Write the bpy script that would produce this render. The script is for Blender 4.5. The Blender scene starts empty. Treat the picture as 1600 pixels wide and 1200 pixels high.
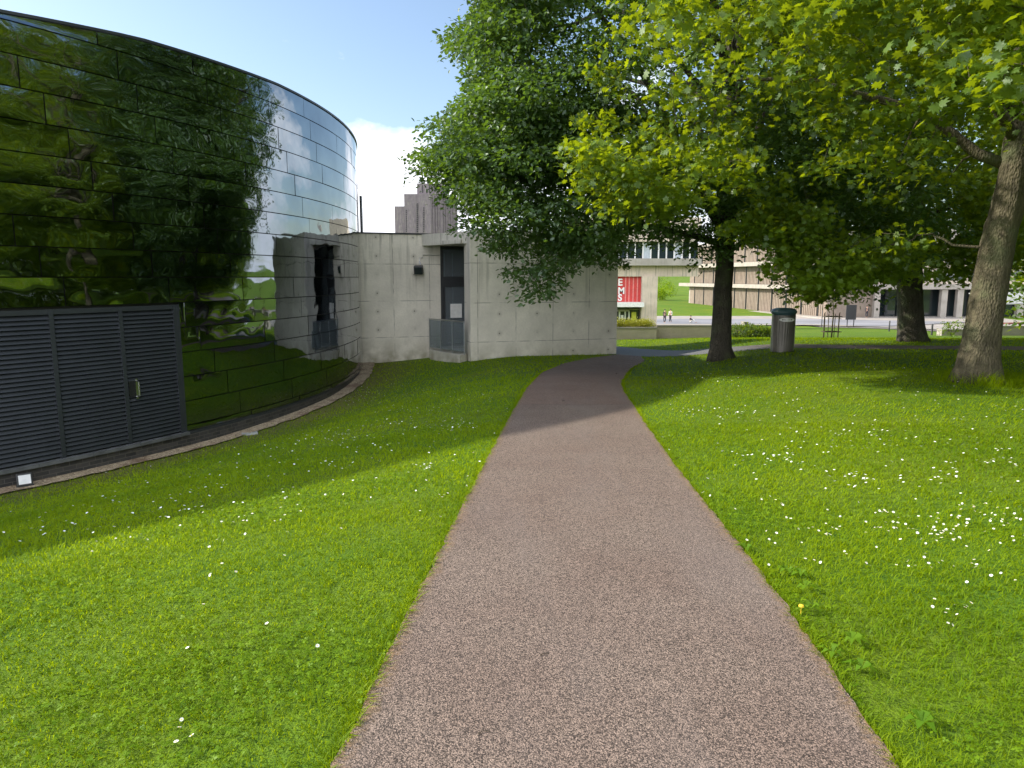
import bpy, bmesh, math, random
import numpy as np
from mathutils import Vector, Matrix
R = math.radians
random.seed(7); rng = np.random.default_rng(11)
SC = bpy.context.scene
COL = SC.collection
PI = math.pi

# ------------------------------------------------------------------ camera, sky, sun, exposure
CAMZ, F, PITCH = 1.6, 1120.0, R(8.48)
cp, sp = math.cos(PITCH), math.sin(PITCH)
cd = bpy.data.cameras.new("camera"); cam = bpy.data.objects.new("camera", cd); COL.objects.link(cam)
cd.sensor_width = 36; cd.lens = F / 1600 * 36; cd.clip_end = 6000; cd.clip_start = 0.05
cam.location = (0, 0, CAMZ); cam.rotation_euler = (PI / 2 - PITCH, 0, 0)
SC.camera = cam
SUN_EL, SUN_AZ = R(33), R(277)          # azimuth: 0 = +Y, 270 = -X (left of the view)
w = bpy.data.worlds.new("World"); SC.world = w; w.use_nodes = True
wt = w.node_tree; wt.nodes.clear()
def wn(t, **k):
    n = wt.nodes.new(t)
    for a, b in k.items(): setattr(n, a, b)
    return n
sky = wn('ShaderNodeTexSky', sky_type='NISHITA', sun_disc=False, sun_elevation=SUN_EL, sun_rotation=SUN_AZ, air_density=1.0, dust_density=1.2, ozone_density=1.2)
tc = wn('ShaderNodeTexCoord'); sep = wn('ShaderNodeSeparateXYZ'); wt.links.new(tc.outputs['Generated'], sep.inputs[0])
mp = wn('ShaderNodeMapping'); mp.inputs['Scale'].default_value = (1, 1, 2.0); wt.links.new(tc.outputs['Generated'], mp.inputs[0])
mp.inputs['Location'].default_value = (1.35, 0.9, 0.3)
nz = wn('ShaderNodeTexNoise'); nz.inputs['Scale'].default_value = 3.2; nz.inputs['Detail'].default_value = 9; nz.inputs['Roughness'].default_value = .58
wt.links.new(mp.outputs[0], nz.inputs['Vector'])
el = wn('ShaderNodeMapRange'); el.inputs[1].default_value = 0.0; el.inputs[2].default_value = .36; el.inputs[3].default_value = .16; el.inputs[4].default_value = -.17
wt.links.new(sep.outputs[2], el.inputs[0])
ad = wn('ShaderNodeMath', operation='ADD'); wt.links.new(nz.outputs[0], ad.inputs[0]); wt.links.new(el.outputs[0], ad.inputs[1])
cdir = at0 = (np.array([(640 - 800) / F, cp + (600 - 330) / F * sp, -sp + (600 - 330) / F * cp])); cdir = cdir / np.linalg.norm(cdir)
dt = wn('ShaderNodeVectorMath', operation='DISTANCE'); wt.links.new(tc.outputs['Generated'], dt.inputs[0]); dt.inputs[1].default_value = tuple(cdir)
bk = wn('ShaderNodeMapRange'); bk.inputs[1].default_value = .02; bk.inputs[2].default_value = .145; bk.inputs[3].default_value = .2; bk.inputs[4].default_value = 0; wt.links.new(dt.outputs['Value'], bk.inputs[0])
ad2 = wn('ShaderNodeMath', operation='ADD'); wt.links.new(ad.outputs[0], ad2.inputs[0]); wt.links.new(bk.outputs[0], ad2.inputs[1]); ad = ad2
bh = wn('ShaderNodeMapRange'); bh.inputs[1].default_value = .15; bh.inputs[2].default_value = -.45; bh.inputs[3].default_value = 0; bh.inputs[4].default_value = .34; wt.links.new(sep.outputs[1], bh.inputs[0])  # added cloud cover behind the camera, out of view, to brighten the shade
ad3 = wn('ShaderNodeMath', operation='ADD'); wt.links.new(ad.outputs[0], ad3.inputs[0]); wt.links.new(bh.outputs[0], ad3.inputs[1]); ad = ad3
hot = wn('ShaderNodeMapRange'); hot.inputs[1].default_value = 0; hot.inputs[2].default_value = .34; hot.inputs[3].default_value = 1.0; hot.inputs[4].default_value = 2.0; wt.links.new(bh.outputs[0], hot.inputs[0])  # makes those unseen clouds brighter still for more fill light
rp = wn('ShaderNodeMapRange'); rp.inputs[1].default_value = .52; rp.inputs[2].default_value = .66; rp.clamp = True
wt.links.new(ad.outputs[0], rp.inputs[0])
cc = wn('ShaderNodeMixRGB'); cc.inputs[1].default_value = (8.6, 8.7, 9.0, 1); cc.inputs[2].default_value = (5.6, 5.8, 6.5, 1)
nz2 = wn('ShaderNodeTexNoise'); nz2.inputs['Scale'].default_value = 7; nz2.inputs['Detail'].default_value = 6; wt.links.new(mp.outputs[0], nz2.inputs['Vector'])
wt.links.new(nz2.outputs[0], cc.inputs[0])
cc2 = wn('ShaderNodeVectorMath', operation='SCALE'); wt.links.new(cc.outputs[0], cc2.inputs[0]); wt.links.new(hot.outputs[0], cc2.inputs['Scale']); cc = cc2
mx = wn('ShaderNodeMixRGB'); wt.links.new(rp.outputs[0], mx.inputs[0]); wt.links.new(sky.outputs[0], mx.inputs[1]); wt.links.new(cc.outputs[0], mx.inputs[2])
bgn = wn('ShaderNodeBackground'); bgn.inputs[1].default_value = 0.108; wt.links.new(mx.outputs[0], bgn.inputs[0])
wo = wn('ShaderNodeOutputWorld'); wt.links.new(bgn.outputs[0], wo.inputs[0])
sl = bpy.data.lights.new("sun", 'SUN'); sl.energy = 3.3; sl.angle = R(1.0); sl.color = (1, .93, .80)
so = bpy.data.objects.new("sun", sl); COL.objects.link(so)
sdir = Vector((math.sin(SUN_AZ) * math.cos(SUN_EL), math.cos(SUN_AZ) * math.cos(SUN_EL), math.sin(SUN_EL)))
so.rotation_euler = sdir.to_track_quat('Z', 'Y').to_euler()
SC.view_settings.view_transform = 'Standard'; SC.view_settings.look = 'None'; SC.view_settings.gamma = 1
SC.view_settings.exposure = 1.10
SC.cycles.max_bounces = 8; SC.cycles.diffuse_bounces = 3; SC.cycles.glossy_bounces = 3; SC.cycles.transmission_bounces = 6
SC.cycles.use_denoising = True

# ------------------------------------------------------------------ ground height and picture rays
def sstep(t): t = np.clip(t, 0, 1); return t * t * (3 - 2 * t)
FARY = [26, 32, 45, 60, 88, 105, 165, 300, 600, 3000]; FARZ = [-.62, -1.1, -2.0, -2.9, -4.5, -4.5, -3.9, .5, 6, 20]
def G(x, y):
    x = np.asarray(x, float); y = np.asarray(y, float)
    zr = np.interp(y, [-60, 0, 13, 20, 24] + FARY, [.5, .02, -.22, -.40, -.50] + FARZ)
    zp = np.interp(y, [-60, -20, 0, 25, 28] + FARY[1:], [1.2, .7, 0, -1.1, -1.18] + [-1.22] + FARZ[2:])
    zb = np.interp(y, [-20, 5, 15, 20, 25.6, 32, 45] + FARY[3:], [-1.85, -1.83, -1.84, -1.74, -1.47, -1.3, -2.0] + FARZ[3:])
    s = np.interp(y, [0, 12, 26, 34], [1.5, 1.5, 4.6, 5.0])
    tr = sstep((x - s) / 5.0)
    xb = -23.5 + np.sqrt(np.maximum(19.15 ** 2 - (y - 22) ** 2, 36.0))
    xs = np.interp(y, [-5, 0, 15, 25], [-.9, -.8, -.1, .2])
    tl = np.clip((xs - x) / np.maximum(xs - xb, .5), 0, 1); tl = .5 * tl + .5 * sstep(tl)
    z = zp + (zr - zp) * tr
    return z + (zb - z) * tl
def ray(px, py):
    u, v = (px - 800) / F, (600 - py) / F
    return np.array([u, cp + v * sp, -sp + v * cp])
def at(px, py, Y):
    d = ray(px, py); t = Y / d[1]
    return Vector((d[0] * t, Y, CAMZ + d[2] * t))
def on_ground(px, py):
    d = ray(px, py); t = np.linspace(1.0, 400, 40000)
    h = CAMZ + d[2] * t - G(d[0] * t, d[1] * t)
    i = int(np.argmax(h < 0)) if (h < 0).any() else len(t) - 1
    return Vector((d[0] * t[i], d[1] * t[i], float(G(d[0] * t[i], d[1] * t[i]))))
def project(p):
    p = np.asarray(p, float); zc = p[..., 1] * cp - (p[..., 2] - CAMZ) * sp
    yc = p[..., 1] * sp + (p[..., 2] - CAMZ) * cp
    zs = np.where(zc > .1, zc, np.nan)
    return 800 + F * p[..., 0] / zs, 600 - F * yc / zs
def in_poly(x, y, poly):
    x = np.asarray(x); y = np.asarray(y); c = np.zeros(x.shape, bool); n = len(poly); j = n - 1
    for i in range(n):
        xi, yi = poly[i]; xj, yj = poly[j]
        if yi != yj:
            c ^= ((yi > y) != (yj > y)) & (x < (xj - xi) * (y - yi) / (yj - yi) + xi)
        j = i
    return c

# ------------------------------------------------------------------ materials
def mat(name, build):
    m = bpy.data.materials.new(name); m.use_nodes = True; t = m.node_tree; t.nodes.clear()
    out = t.nodes.new('ShaderNodeOutputMaterial')
    s = build(T(t)); t.links.new(s, out.inputs[0]); return m
class T:
    def __init__(s, t): s.t = t
    def n(s, typ, ins=None, out=0, **k):
        n = s.t.nodes.new(typ)
        for a, b in k.items(): setattr(n, a, b)
        for a, b in (ins or {}).items():
            if hasattr(b, 'node') or isinstance(b, bpy.types.NodeSocket): s.t.links.new(b, n.inputs[a])
            else: n.inputs[a].default_value = b
        return n.outputs[out]
    def co(s, which='Object'): return s.n('ShaderNodeTexCoord', out=which)
    def pos(s): return s.n('ShaderNodeNewGeometry', out='Position')
    def map(s, v, sc=(1, 1, 1), loc=(0, 0, 0)): return s.n('ShaderNodeMapping', {0: v, 'Scale': sc, 'Location': loc})
    def noise(s, v, sc, det=4, ro=.5, dist=0): return s.n('ShaderNodeTexNoise', {'Vector': v, 'Scale': sc, 'Detail': det, 'Roughness': ro, 'Distortion': dist})
    def vor(s, v, sc, out=0, **k): return s.n('ShaderNodeTexVoronoi', {'Vector': v, 'Scale': sc}, out=out, **k)
    def rng(s, v, a, b, c=0., d=1.): return s.n('ShaderNodeMapRange', {0: v, 1: a, 2: b, 3: c, 4: d})
    def math(s, op, a, b=0.0): return s.n('ShaderNodeMath', {0: a, 1: b}, operation=op)
    def mix(s, f, a, b, bt='MIX'):
        def c4(c): return (*c, 1) if isinstance(c, tuple) and len(c) == 3 else c
        return s.n('ShaderNodeMixRGB', {0: f, 1: c4(a), 2: c4(b)}, blend_type=bt)
    def bump(s, h, st=.3, d=.02): return s.n('ShaderNodeBump', {'Height': h, 'Strength': st, 'Distance': d})
    def pr(s, col, ro=.6, nrm=None, metal=0, spec=.5, **k):
        i = {'Base Color': (*col, 1) if isinstance(col, tuple) and len(col) == 3 else col, 'Roughness': ro, 'Metallic': metal, 'Specular IOR Level': spec}
        i.update(k)
        if nrm is not None: i['Normal'] = nrm
        return s.n('ShaderNodeBsdfPrincipled', i)
def plain(name, col, ro=.6, metal=0, var=.12, sc=6):
    def b(t):
        n = t.noise(t.co(), sc, 5)
        c = t.mix(t.rng(n, .3, .7), tuple(x * (1 - var) for x in col), tuple(min(1, x * (1 + var)) for x in col))
        return t.pr(c, ro, t.bump(t.noise(t.co(), sc * 12, 3), .1, .004), metal)
    return mat(name, b)

def conc(t, base=(.74, .69, .60), joints=True, ties=True):
    o = t.co(); sx = t.n('ShaderNodeSeparateXYZ', {0: o}); nd = sx.node
    X, Z = nd.outputs[0], nd.outputs[2]
    big = t.noise(o, .9, 6, .6); fine = t.noise(o, 14, 6, .65)
    c = t.mix(t.rng(big, .3, .72), tuple(v * .78 for v in base), tuple(v * 1.12 for v in base))
    c = t.mix(t.rng(fine, .35, .75, 0, .35), c, tuple(v * .6 for v in base))
    st = t.noise(t.map(o, (5.5, 5.5, .35)), 1.0, 6, .6)
    top = t.rng(Z, 0.2, 3.0, 0, .85)
    c = t.mix(t.math('MULTIPLY', t.rng(st, .52, .68), top), c, (.25, .235, .19))
    low = t.rng(Z, -.6, -1.3, 0, .85)
    c = t.mix(t.math('MULTIPLY', t.rng(t.noise(o, 2.5, 5), .35, .65), low), c, (.28, .25, .17))
    h = fine
    if joints:
        wob = t.math('MULTIPLY', t.math('SUBTRACT', t.noise(o, 3, 3), .5), .012)
        jx = t.math('PINGPONG', t.math('ADD', t.math('ADD', X, wob), 1.08), .665); jz = t.math('PINGPONG', t.math('ADD', t.math('ADD', Z, wob), .56 + 1.31 * 4), .655)
        ln = t.math('MINIMUM', jx, jz)
        brk = t.rng(t.noise(o, 1.7, 2), .40, .52)
        l = t.math('MULTIPLY', t.rng(ln, .014, .004), brk)
        c = t.mix(t.math('MULTIPLY', l, .75), c, (.12, .11, .09))
        h = t.math('SUBTRACT', fine, t.math('MULTIPLY', l, 2.0))
    if ties:
        a = t.math('PINGPONG', t.math('ADD', X, .33), .665); b = t.math('PINGPONG', t.math('ADD', Z, .28 + 1.31 * 4), .3275)
        dd = t.math('SQRT', t.math('ADD', t.math('MULTIPLY', a, a), t.math('MULTIPLY', b, b)))
        ho = t.math('MULTIPLY', t.rng(dd, .03, .012), t.rng(t.noise(o, 1.1, 2), .42, .5))
        c = t.mix(ho, c, (.08, .075, .06))
        halo = t.math('MULTIPLY', t.rng(dd, .12, .02, 0, .35), t.rng(t.noise(o, 1.1, 2), .42, .5))
        c = t.mix(halo, c, (.2, .18, .13))
    vo = t.rng(t.vor(o, 9), .035, .02)
    c = t.mix(t.math('MULTIPLY', vo, .7), c, (.12, .11, .09))
    return t.pr(c, .85, t.bump(h, .35, .01))
M = {}
M['concrete'] = mat('board_marked_concrete', lambda t: conc(t))
M['concrete_plain'] = mat('pale_concrete', lambda t: conc(t, (.62, .59, .52), False, False))
M['far_stone'] = mat('warm_concrete', lambda t: conc(t, (.60, .50, .40), False, False))
M['far_panel'] = mat('ribbed_brown_concrete', lambda t: conc(t, (.24, .19, .15), False, False))
M['tower_conc'] = mat('purple_grey_concrete', lambda t: conc(t, (.15, .125, .138), False, False))
M['ledge'] = mat('white_grey_concrete', lambda t: conc(t, (.37, .335, .295), False, False))

def asph(t):
    o = t.pos()
    v = t.vor(o, 175, 'Color'); g = t.n('ShaderNodeSeparateColor', {0: v})
    big = t.noise(o, 1.3, 5, .6)
    c = t.mix(t.rng(g, .2, .85), (.050, .036, .028), (.30, .225, .182))
    c = t.mix(t.rng(t.noise(o, 320, 2), .52, .7), c, (.045, .035, .033))
    c = t.mix(t.rng(big, .35, .7, 0, .5), c, t.mix(1.0, c, (.72, .62, .60), 'MULTIPLY'))
    dk = t.n('ShaderNodeSeparateXYZ', {0: o}).node.outputs[1]
    newer = t.rng(dk, 11.75, 11.8)
    c = t.mix(newer, c, t.mix(1.0, c, (1.04, .95, .93), 'MULTIPLY'))
    c = t.mix(t.math('MULTIPLY', t.math('LESS_THAN', t.math('ABSOLUTE', t.math('SUBTRACT', dk, 11.77)), .03), .4), c, (.06, .05, .05))
    c = t.mix(t.rng(t.noise(o, 5, 4, .6), .66, .76, 0, .4), c, (.09, .065, .05))
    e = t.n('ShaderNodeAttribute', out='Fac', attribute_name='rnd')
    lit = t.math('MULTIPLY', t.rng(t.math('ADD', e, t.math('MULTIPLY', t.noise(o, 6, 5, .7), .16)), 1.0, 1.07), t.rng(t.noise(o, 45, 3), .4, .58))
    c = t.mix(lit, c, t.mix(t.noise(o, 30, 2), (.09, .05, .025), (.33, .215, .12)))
    tr_ = t.math('MULTIPLY', t.rng(t.noise(t.map(o, (1.6, .35, 1)), 1.0, 4, .6), .5, .68), .3)
    c = t.mix(tr_, c, (.16, .13, .12))
    return t.pr(c, .9, t.bump(t.vor(o, 150), .7, .006))
M['path'] = mat('pink_aggregate_tarmac', asph)
def grey_as(t):
    o = t.pos(); c = t.mix(t.rng(t.noise(o, 60, 4), .3, .7), (.09, .09, .095), (.19, .19, .2))
    sx = t.n('ShaderNodeSeparateXYZ', {0: o}).node.outputs[0]
    c = t.mix(t.rng(sx, 6.5, 8.5), c, t.mix(t.rng(t.noise(o, 8, 5), .3, .7), (.055, .04, .025), (.12, .085, .05)))
    return t.pr(c, .9, t.bump(t.noise(o, 90, 3), .4, .006))
M['grey_path'] = mat('grey_tarmac', grey_as)

def lawn(t):
    o = t.pos()
    n1 = t.noise(o, .35, 4, .6); n2 = t.noise(o, 9, 5, .7); n3 = t.noise(o, 60, 3, .6)
    c = t.mix(t.rng(n2, .3, .7), (.045, .11, .006), (.125, .215, .008))
    c = t.mix(t.rng(n1, .4, .68, 0, .55), c, (.17, .20, .012))
    c = t.mix(t.rng(n3, .5, .75, 0, .6), c, (.02, .045, .008))
    sx = t.n('ShaderNodeSeparateXYZ', {0: o}).node
    dx = t.math('ADD', sx.outputs[0], 23.5); dy = t.math('SUBTRACT', sx.outputs[1], 22.0)
    rr = t.math('SQRT', t.math('ADD', t.math('MULTIPLY', dx, dx), t.math('MULTIPLY', dy, dy)))
    worn = t.math('MULTIPLY', t.rng(rr, 20.6, 19.1), t.rng(n2, .35, .6, .2, .8))
    c = t.mix(worn, c, (.13, .095, .045))
    return t.pr(c, .9, t.bump(n3, .8, .03), spec=.2)
M['lawn'] = mat('lawn_turf', lawn)

def leafy(name, dark, light, trans, tr=.45, gl=.08, patch=.4):
    def b(t):
        a = t.n('ShaderNodeAttribute', out='Fac', attribute_name='rnd')
        n = t.rng(t.noise(t.pos(), patch, 6, .65), .36, .64)
        f = t.math('MULTIPLY', t.math('ADD', a, n), .5)
        c = t.mix(f, dark, light)
        ct = t.mix(f, tuple(x * .6 for x in trans), trans)
        d = t.n('ShaderNodeBsdfDiffuse', {0: c}); tl = t.n('ShaderNodeBsdfTranslucent', {0: ct})
        m = t.n('ShaderNodeMixShader', {0: tr, 1: d, 2: tl})
        g = t.n('ShaderNodeBsdfGlossy', {0: (.9, .95, 1, 1), 1: .38}, distribution='GGX') if False else t.n('ShaderNodeBsdfGlossy', {'Color': (.9, .95, 1, 1), 'Roughness': .5})
        return t.n('ShaderNodeMixShader', {0: gl, 1: m, 2: g})
    return mat(name, b)
M['grass'] = leafy('grass_blades', (.062, .150, .005), (.25, .335, .005), (.50, .64, .005), .5, .006, .5)
M['clover'] = leafy('clover_leaves', (.08, .18, .008), (.22, .33, .010), (.42, .56, .01), .45, .01, .6)
M['leaf_dark'] = leafy('hornbeam_leaves', (.026, .070, .020), (.085, .155, .026), (.20, .34, .02), .42, .05, .5)
M['leaf_maple'] = leafy('maple_leaves', (.026, .075, .007), (.14, .225, .010), (.44, .54, .008), .5, .035, .7)
M['leaf_mid'] = leafy('sycamore_leaves', (.028, .080, .010), (.12, .20, .012), (.38, .50, .010), .5, .035, .6)
M['hedge'] = leafy('yellow_hedge_leaves', (.20, .22, .01), (.45, .42, .02), (.5, .5, .02), .35, .04, 2)
def bark(t, a=(.055, .048, .035), b=(.17, .15, .105)):
    o = t.co(); n = t.noise(t.map(o, (1, 1, .25)), 14, 8, .7); v = t.vor(t.map(o, (1, 1, .5)), 34)
    c = t.mix(t.rng(n, .3, .7), a, b); c = t.mix(t.rng(t.noise(o, 2.2, 4), .5, .7, 0, .5), c, (.11, .14, .06))
    return t.pr(c, .9, t.bump(t.math('ADD', n, v), .9, .03))
M['bark'] = mat('maple_bark', lambda t: bark(t, (.038, .031, .018), (.145, .125, .075)))
M['bark_dark'] = mat('dark_bark', lambda t: bark(t, (.025, .022, .016), (.075, .065, .045)))
def mirror(t):
    o = t.co()
    n = t.noise(o, 1.5, 3)
    c = t.mix(t.rng(n, .3, .7), (.215, .245, .275), (.27, .305, .335))
    return t.pr(c, .035, t.bump(t.noise(o, 2.2, 2, .5), .12, .02), metal=1)
M['mirror'] = mat('black_mirror_panel', mirror)
M['black'] = plain('black_void', (.012, .012, .013), .5)
M['louvre'] = plain('anthracite_metal', (.027, .031, .037), .42, 0, .1, 3)
M['steel'] = plain('brushed_steel', (.5, .5, .5), .3, 1)
M['dark_metal'] = plain('dark_metal', (.03, .032, .035), .45)
def brick(t):
    o = t.n('ShaderNodeTexCoord', out='UV')
    br = t.n('ShaderNodeTexBrick', {'Vector': o, 'Color1': (.022, .022, .024, 1), 'Color2': (.055, .052, .052, 1), 'Mortar': (.09, .085, .078, 1), 'Scale': 1.0, 'Mortar Size': .006, 'Brick Width': .225, 'Row Height': .075})
    c = t.mix(t.rng(t.noise(t.co(), 8, 5), .5, .75, 0, .5), br, (.09, .08, .06))
    return t.pr(c, .6, t.bump(br, .4, .01))
M['brick'] = mat('blue_black_brick', brick)
M['coping'] = plain('slate_coping', (.095, .10, .105), .55, 0, .3, 5)
def gravel(t):
    o = t.pos(); v = t.vor(o, 38, 'Color'); g = t.n('ShaderNodeSeparateColor', {0: v})
    c = t.mix(g, (.16, .115, .065), (.52, .42, .29)); c = t.mix(t.rng(t.noise(o, 2, 4), .5, .65, 0, .7), c, (.12, .06, .035))
    return t.pr(c, .9, t.bump(t.vor(o, 38), .9, .03))
M['gravel'] = mat('buff_gravel', gravel)
M['glass'] = mat('dark_glass', lambda t: t.pr((.02, .03, .035), .04, spec=.9))
M['clear'] = mat('clear_glass', lambda t: t.n('ShaderNodeMixShader', {0: .35, 1: t.n('ShaderNodeBsdfTransparent', {0: (.72, .78, .8, 1)}), 2: t.pr((.25, .28, .3), .08)}))
M['blind_reflection'] = plain('pale_blind_reflection', (.42, .47, .5), .7)
M['white'] = plain('white_paint', (.72, .71, .68), .6)
M['red'] = plain('red_banner', (.52, .045, .04), .6)
M['pink'] = plain('pink_stripe', (.62, .22, .2), .6)
M['yellow'] = plain('yellow_sign', (.55, .55, .06), .6)
M['paving'] = mat('pale_paving', lambda t: (lambda o: t.pr(t.mix(t.rng(t.noise(o, .5, 4), .3, .7), (.26, .235, .21), (.35, .315, .285)), .85))(t.pos()))
M['slate_pav'] = mat('grey_paving', lambda t: (lambda o: t.pr(t.mix(t.rng(t.noise(t.map(o, (.15, 1, 1)), .5, 4), .4, .6), (.17, .17, .185), (.27, .27, .29)), .8))(t.pos()))
M['lid'] = plain('teal_lid', (.05, .10, .11), .4)
M['bin'] = plain('bronze_grey_metal', (.17, .155, .135), .4, .4)
M['wood'] = plain('red_brown_wood', (.22, .075, .045), .6)
M['stake'] = plain('dark_timber', (.06, .045, .03), .8)
M['skin'] = plain('skin', (.45, .28, .2), .6); M['hair'] = plain('dark_hair', (.02, .015, .012), .6)
M['navy'] = plain('navy_cloth', (.02, .022, .035), .8); M['pale'] = plain('pale_cloth', (.6, .6, .58), .8); M['jean'] = plain('denim', (.05, .07, .13), .8)
M['lens'] = plain('white_lens', (.75, .76, .78), .25)
M['dot'] = plain('daisy_petals', (.82, .82, .76), .7, 0, .05); M['yolk'] = plain('daisy_centre', (.75, .5, .03), .7)
M['soil'] = plain('bare_soil', (.09, .06, .035), .95, 0, .3)
M['cover'] = plain('cover_stone', (.30, .31, .30), .8, 0, .2)

# ------------------------------------------------------------------ object helpers
def tag(o, label, cat, group=None):
    o['label'] = label; o['category'] = cat
    if group: o['group'] = group
    return o
def link(o, parent=None):
    COL.objects.link(o)
    if parent is not None: o.parent = parent
    return o
def empty(name, loc, label, cat, group=None, rz=0):
    o = bpy.data.objects.new(name, None); o.location = loc; o.rotation_euler = (0, 0, rz); o.empty_display_size = .1
    link(o); return tag(o, label, cat, group)
def fast_mesh(name, v, loops, sizes, m, smooth=False, rnd=None, parent=None, loc=None):
    me = bpy.data.meshes.new(name)
    v = np.asarray(v, np.float32); loops = np.asarray(loops, np.int32).ravel(); sizes = np.asarray(sizes, np.int32)
    me.vertices.add(len(v)); me.vertices.foreach_set('co', v.ravel())
    me.loops.add(len(loops)); me.loops.foreach_set('vertex_index', loops)
    me.polygons.add(len(sizes)); st = np.zeros(len(sizes), np.int32); st[1:] = np.cumsum(sizes)[:-1]
    me.polygons.foreach_set('loop_start', st)
    try: me.polygons.foreach_set('loop_total', sizes)
    except Exception: pass
    me.update(calc_edges=True)
    if smooth: me.polygons.foreach_set('use_smooth', np.ones(len(sizes), bool))
    if rnd is not None:
        a = me.attributes.new('rnd', 'FLOAT', 'POINT'); a.data.foreach_set('value', np.asarray(rnd, np.float32))
    me.materials.append(m)
    o = bpy.data.objects.new(name, me)
    if loc is not None: o.location = loc
    return link(o, parent)
class MB:
    """collects boxes, quads, tubes -> one mesh"""
    def __init__(s): s.v = []; s.f = []; s.mi = []; s.cur = 0
    def add(s, vs, fs):
        b = len(s.v); s.v += [tuple(p) for p in vs]; s.f += [tuple(i + b for i in f) for f in fs]; s.mi += [s.cur] * len(fs)
    def box(s, x0, x1, y0, y1, z0, z1, mtx=None):
        vs = [Vector(p) for p in ((x0, y0, z0), (x1, y0, z0), (x1, y1, z0), (x0, y1, z0), (x0, y0, z1), (x1, y0, z1), (x1, y1, z1), (x0, y1, z1))]
        if mtx: vs = [mtx @ p for p in vs]
        s.add(vs, [(0, 3, 2, 1), (4, 5, 6, 7), (0, 1, 5, 4), (1, 2, 6, 5), (2, 3, 7, 6), (3, 0, 4, 7)])
    def prism(s, pts, z0, z1):
        n = len(pts); s.add([(p[0], p[1], z0) for p in pts] + [(p[0], p[1], z1) for p in pts],
              [tuple(range(n - 1, -1, -1)), tuple(range(n, 2 * n))] + [(i, (i + 1) % n, n + (i + 1) % n, n + i) for i in range(n)])
    def tube(s, pts, rs, n=8, cap=True):
        pts = [Vector(p) for p in pts]
        if not hasattr(rs, '__len__'): rs = [rs] * len(pts)
        V = []; u = None
        for i, p in enumerate(pts):
            d = (pts[min(i + 1, len(pts) - 1)] - pts[max(i - 1, 0)]).normalized()
            if u is None: u = d.orthogonal().normalized()
            u = (u - d * u.dot(d)).normalized(); w_ = d.cross(u)
            for k in range(n):
                a = 2 * PI * k / n; V.append(p + (u * math.cos(a) + w_ * math.sin(a)) * rs[i])
        Fs = [(i * n + k, i * n + (k + 1) % n, (i + 1) * n + (k + 1) % n, (i + 1) * n + k) for i in range(len(pts) - 1) for k in range(n)]
        if cap: Fs += [tuple(range(n - 1, -1, -1)), tuple((len(pts) - 1) * n + k for k in range(n))]
        s.add(V, Fs)
    def lathe(s, prof, c=(0, 0, 0), n=24):
        V = [(c[0] + r * math.cos(2 * PI * k / n), c[1] + r * math.sin(2 * PI * k / n), c[2] + z) for r, z in prof for k in range(n)]
        s.add(V, [(i * n + k, i * n + (k + 1) % n, (i + 1) * n + (k + 1) % n, (i + 1) * n + k) for i in range(len(prof) - 1) for k in range(n)])
    def build(s, name, m, parent=None, smooth=False, loc=None, rz=0, bevel=0):
        me = bpy.data.meshes.new(name); me.from_pydata(s.v, [], s.f)
        for mm in (m if isinstance(m, (list, tuple)) else [m]): me.materials.append(mm)
        if any(s.mi): me.polygons.foreach_set('material_index', s.mi)
        bm = bmesh.new(); bm.from_mesh(me); bmesh.ops.recalc_face_normals(bm, faces=bm.faces); bm.to_mesh(me); bm.free()
        if smooth: me.polygons.foreach_set('use_smooth', [True] * len(me.polygons))
        me.update(); o = bpy.data.objects.new(name, me)
        if loc is not None: o.location = loc
        o.rotation_euler = (0, 0, rz)
        if bevel:
            b = o.modifiers.new('bevel', 'BEVEL'); b.width = bevel; b.segments = 2; b.limit_method = 'ANGLE'
        return link(o, parent)
def structure(o): o['kind'] = 'structure'; return o

# ------------------------------------------------------------------ ground sheet, paths
def axis(segs):
    a = []
    for s0, s1, d in segs: a += list(np.arange(s0, s1, d))
    return np.array(a + [segs[-1][1]])
xs = axis([(-3000, -400, 400), (-400, -60, 40), (-60, -20, 4), (-20, 18, .4), (18, 60, 3), (60, 400, 30), (400, 3000, 400)])
ys = np.unique(np.concatenate([axis([(-3000, -200, 400), (-200, -20, 20), (-20, -2, 1.5), (-2, 34, .4), (34, 60, 1), (60, 120, 4), (120, 300, 20), (300, 3000, 300)]), FARY]))
gx, gy = np.meshgrid(xs, ys); gz = G(gx, gy)
v = np.stack([gx, gy, gz], -1).reshape(-1, 3); nx, ny = len(xs), len(ys)
ii = (np.arange(ny - 1)[:, None] * nx + np.arange(nx - 1)).ravel()
structure(fast_mesh('ground', v, np.stack([ii, ii + 1, ii + nx + 1, ii + nx], 1), np.full(len(ii), 4), M['lawn'], True))

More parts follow.
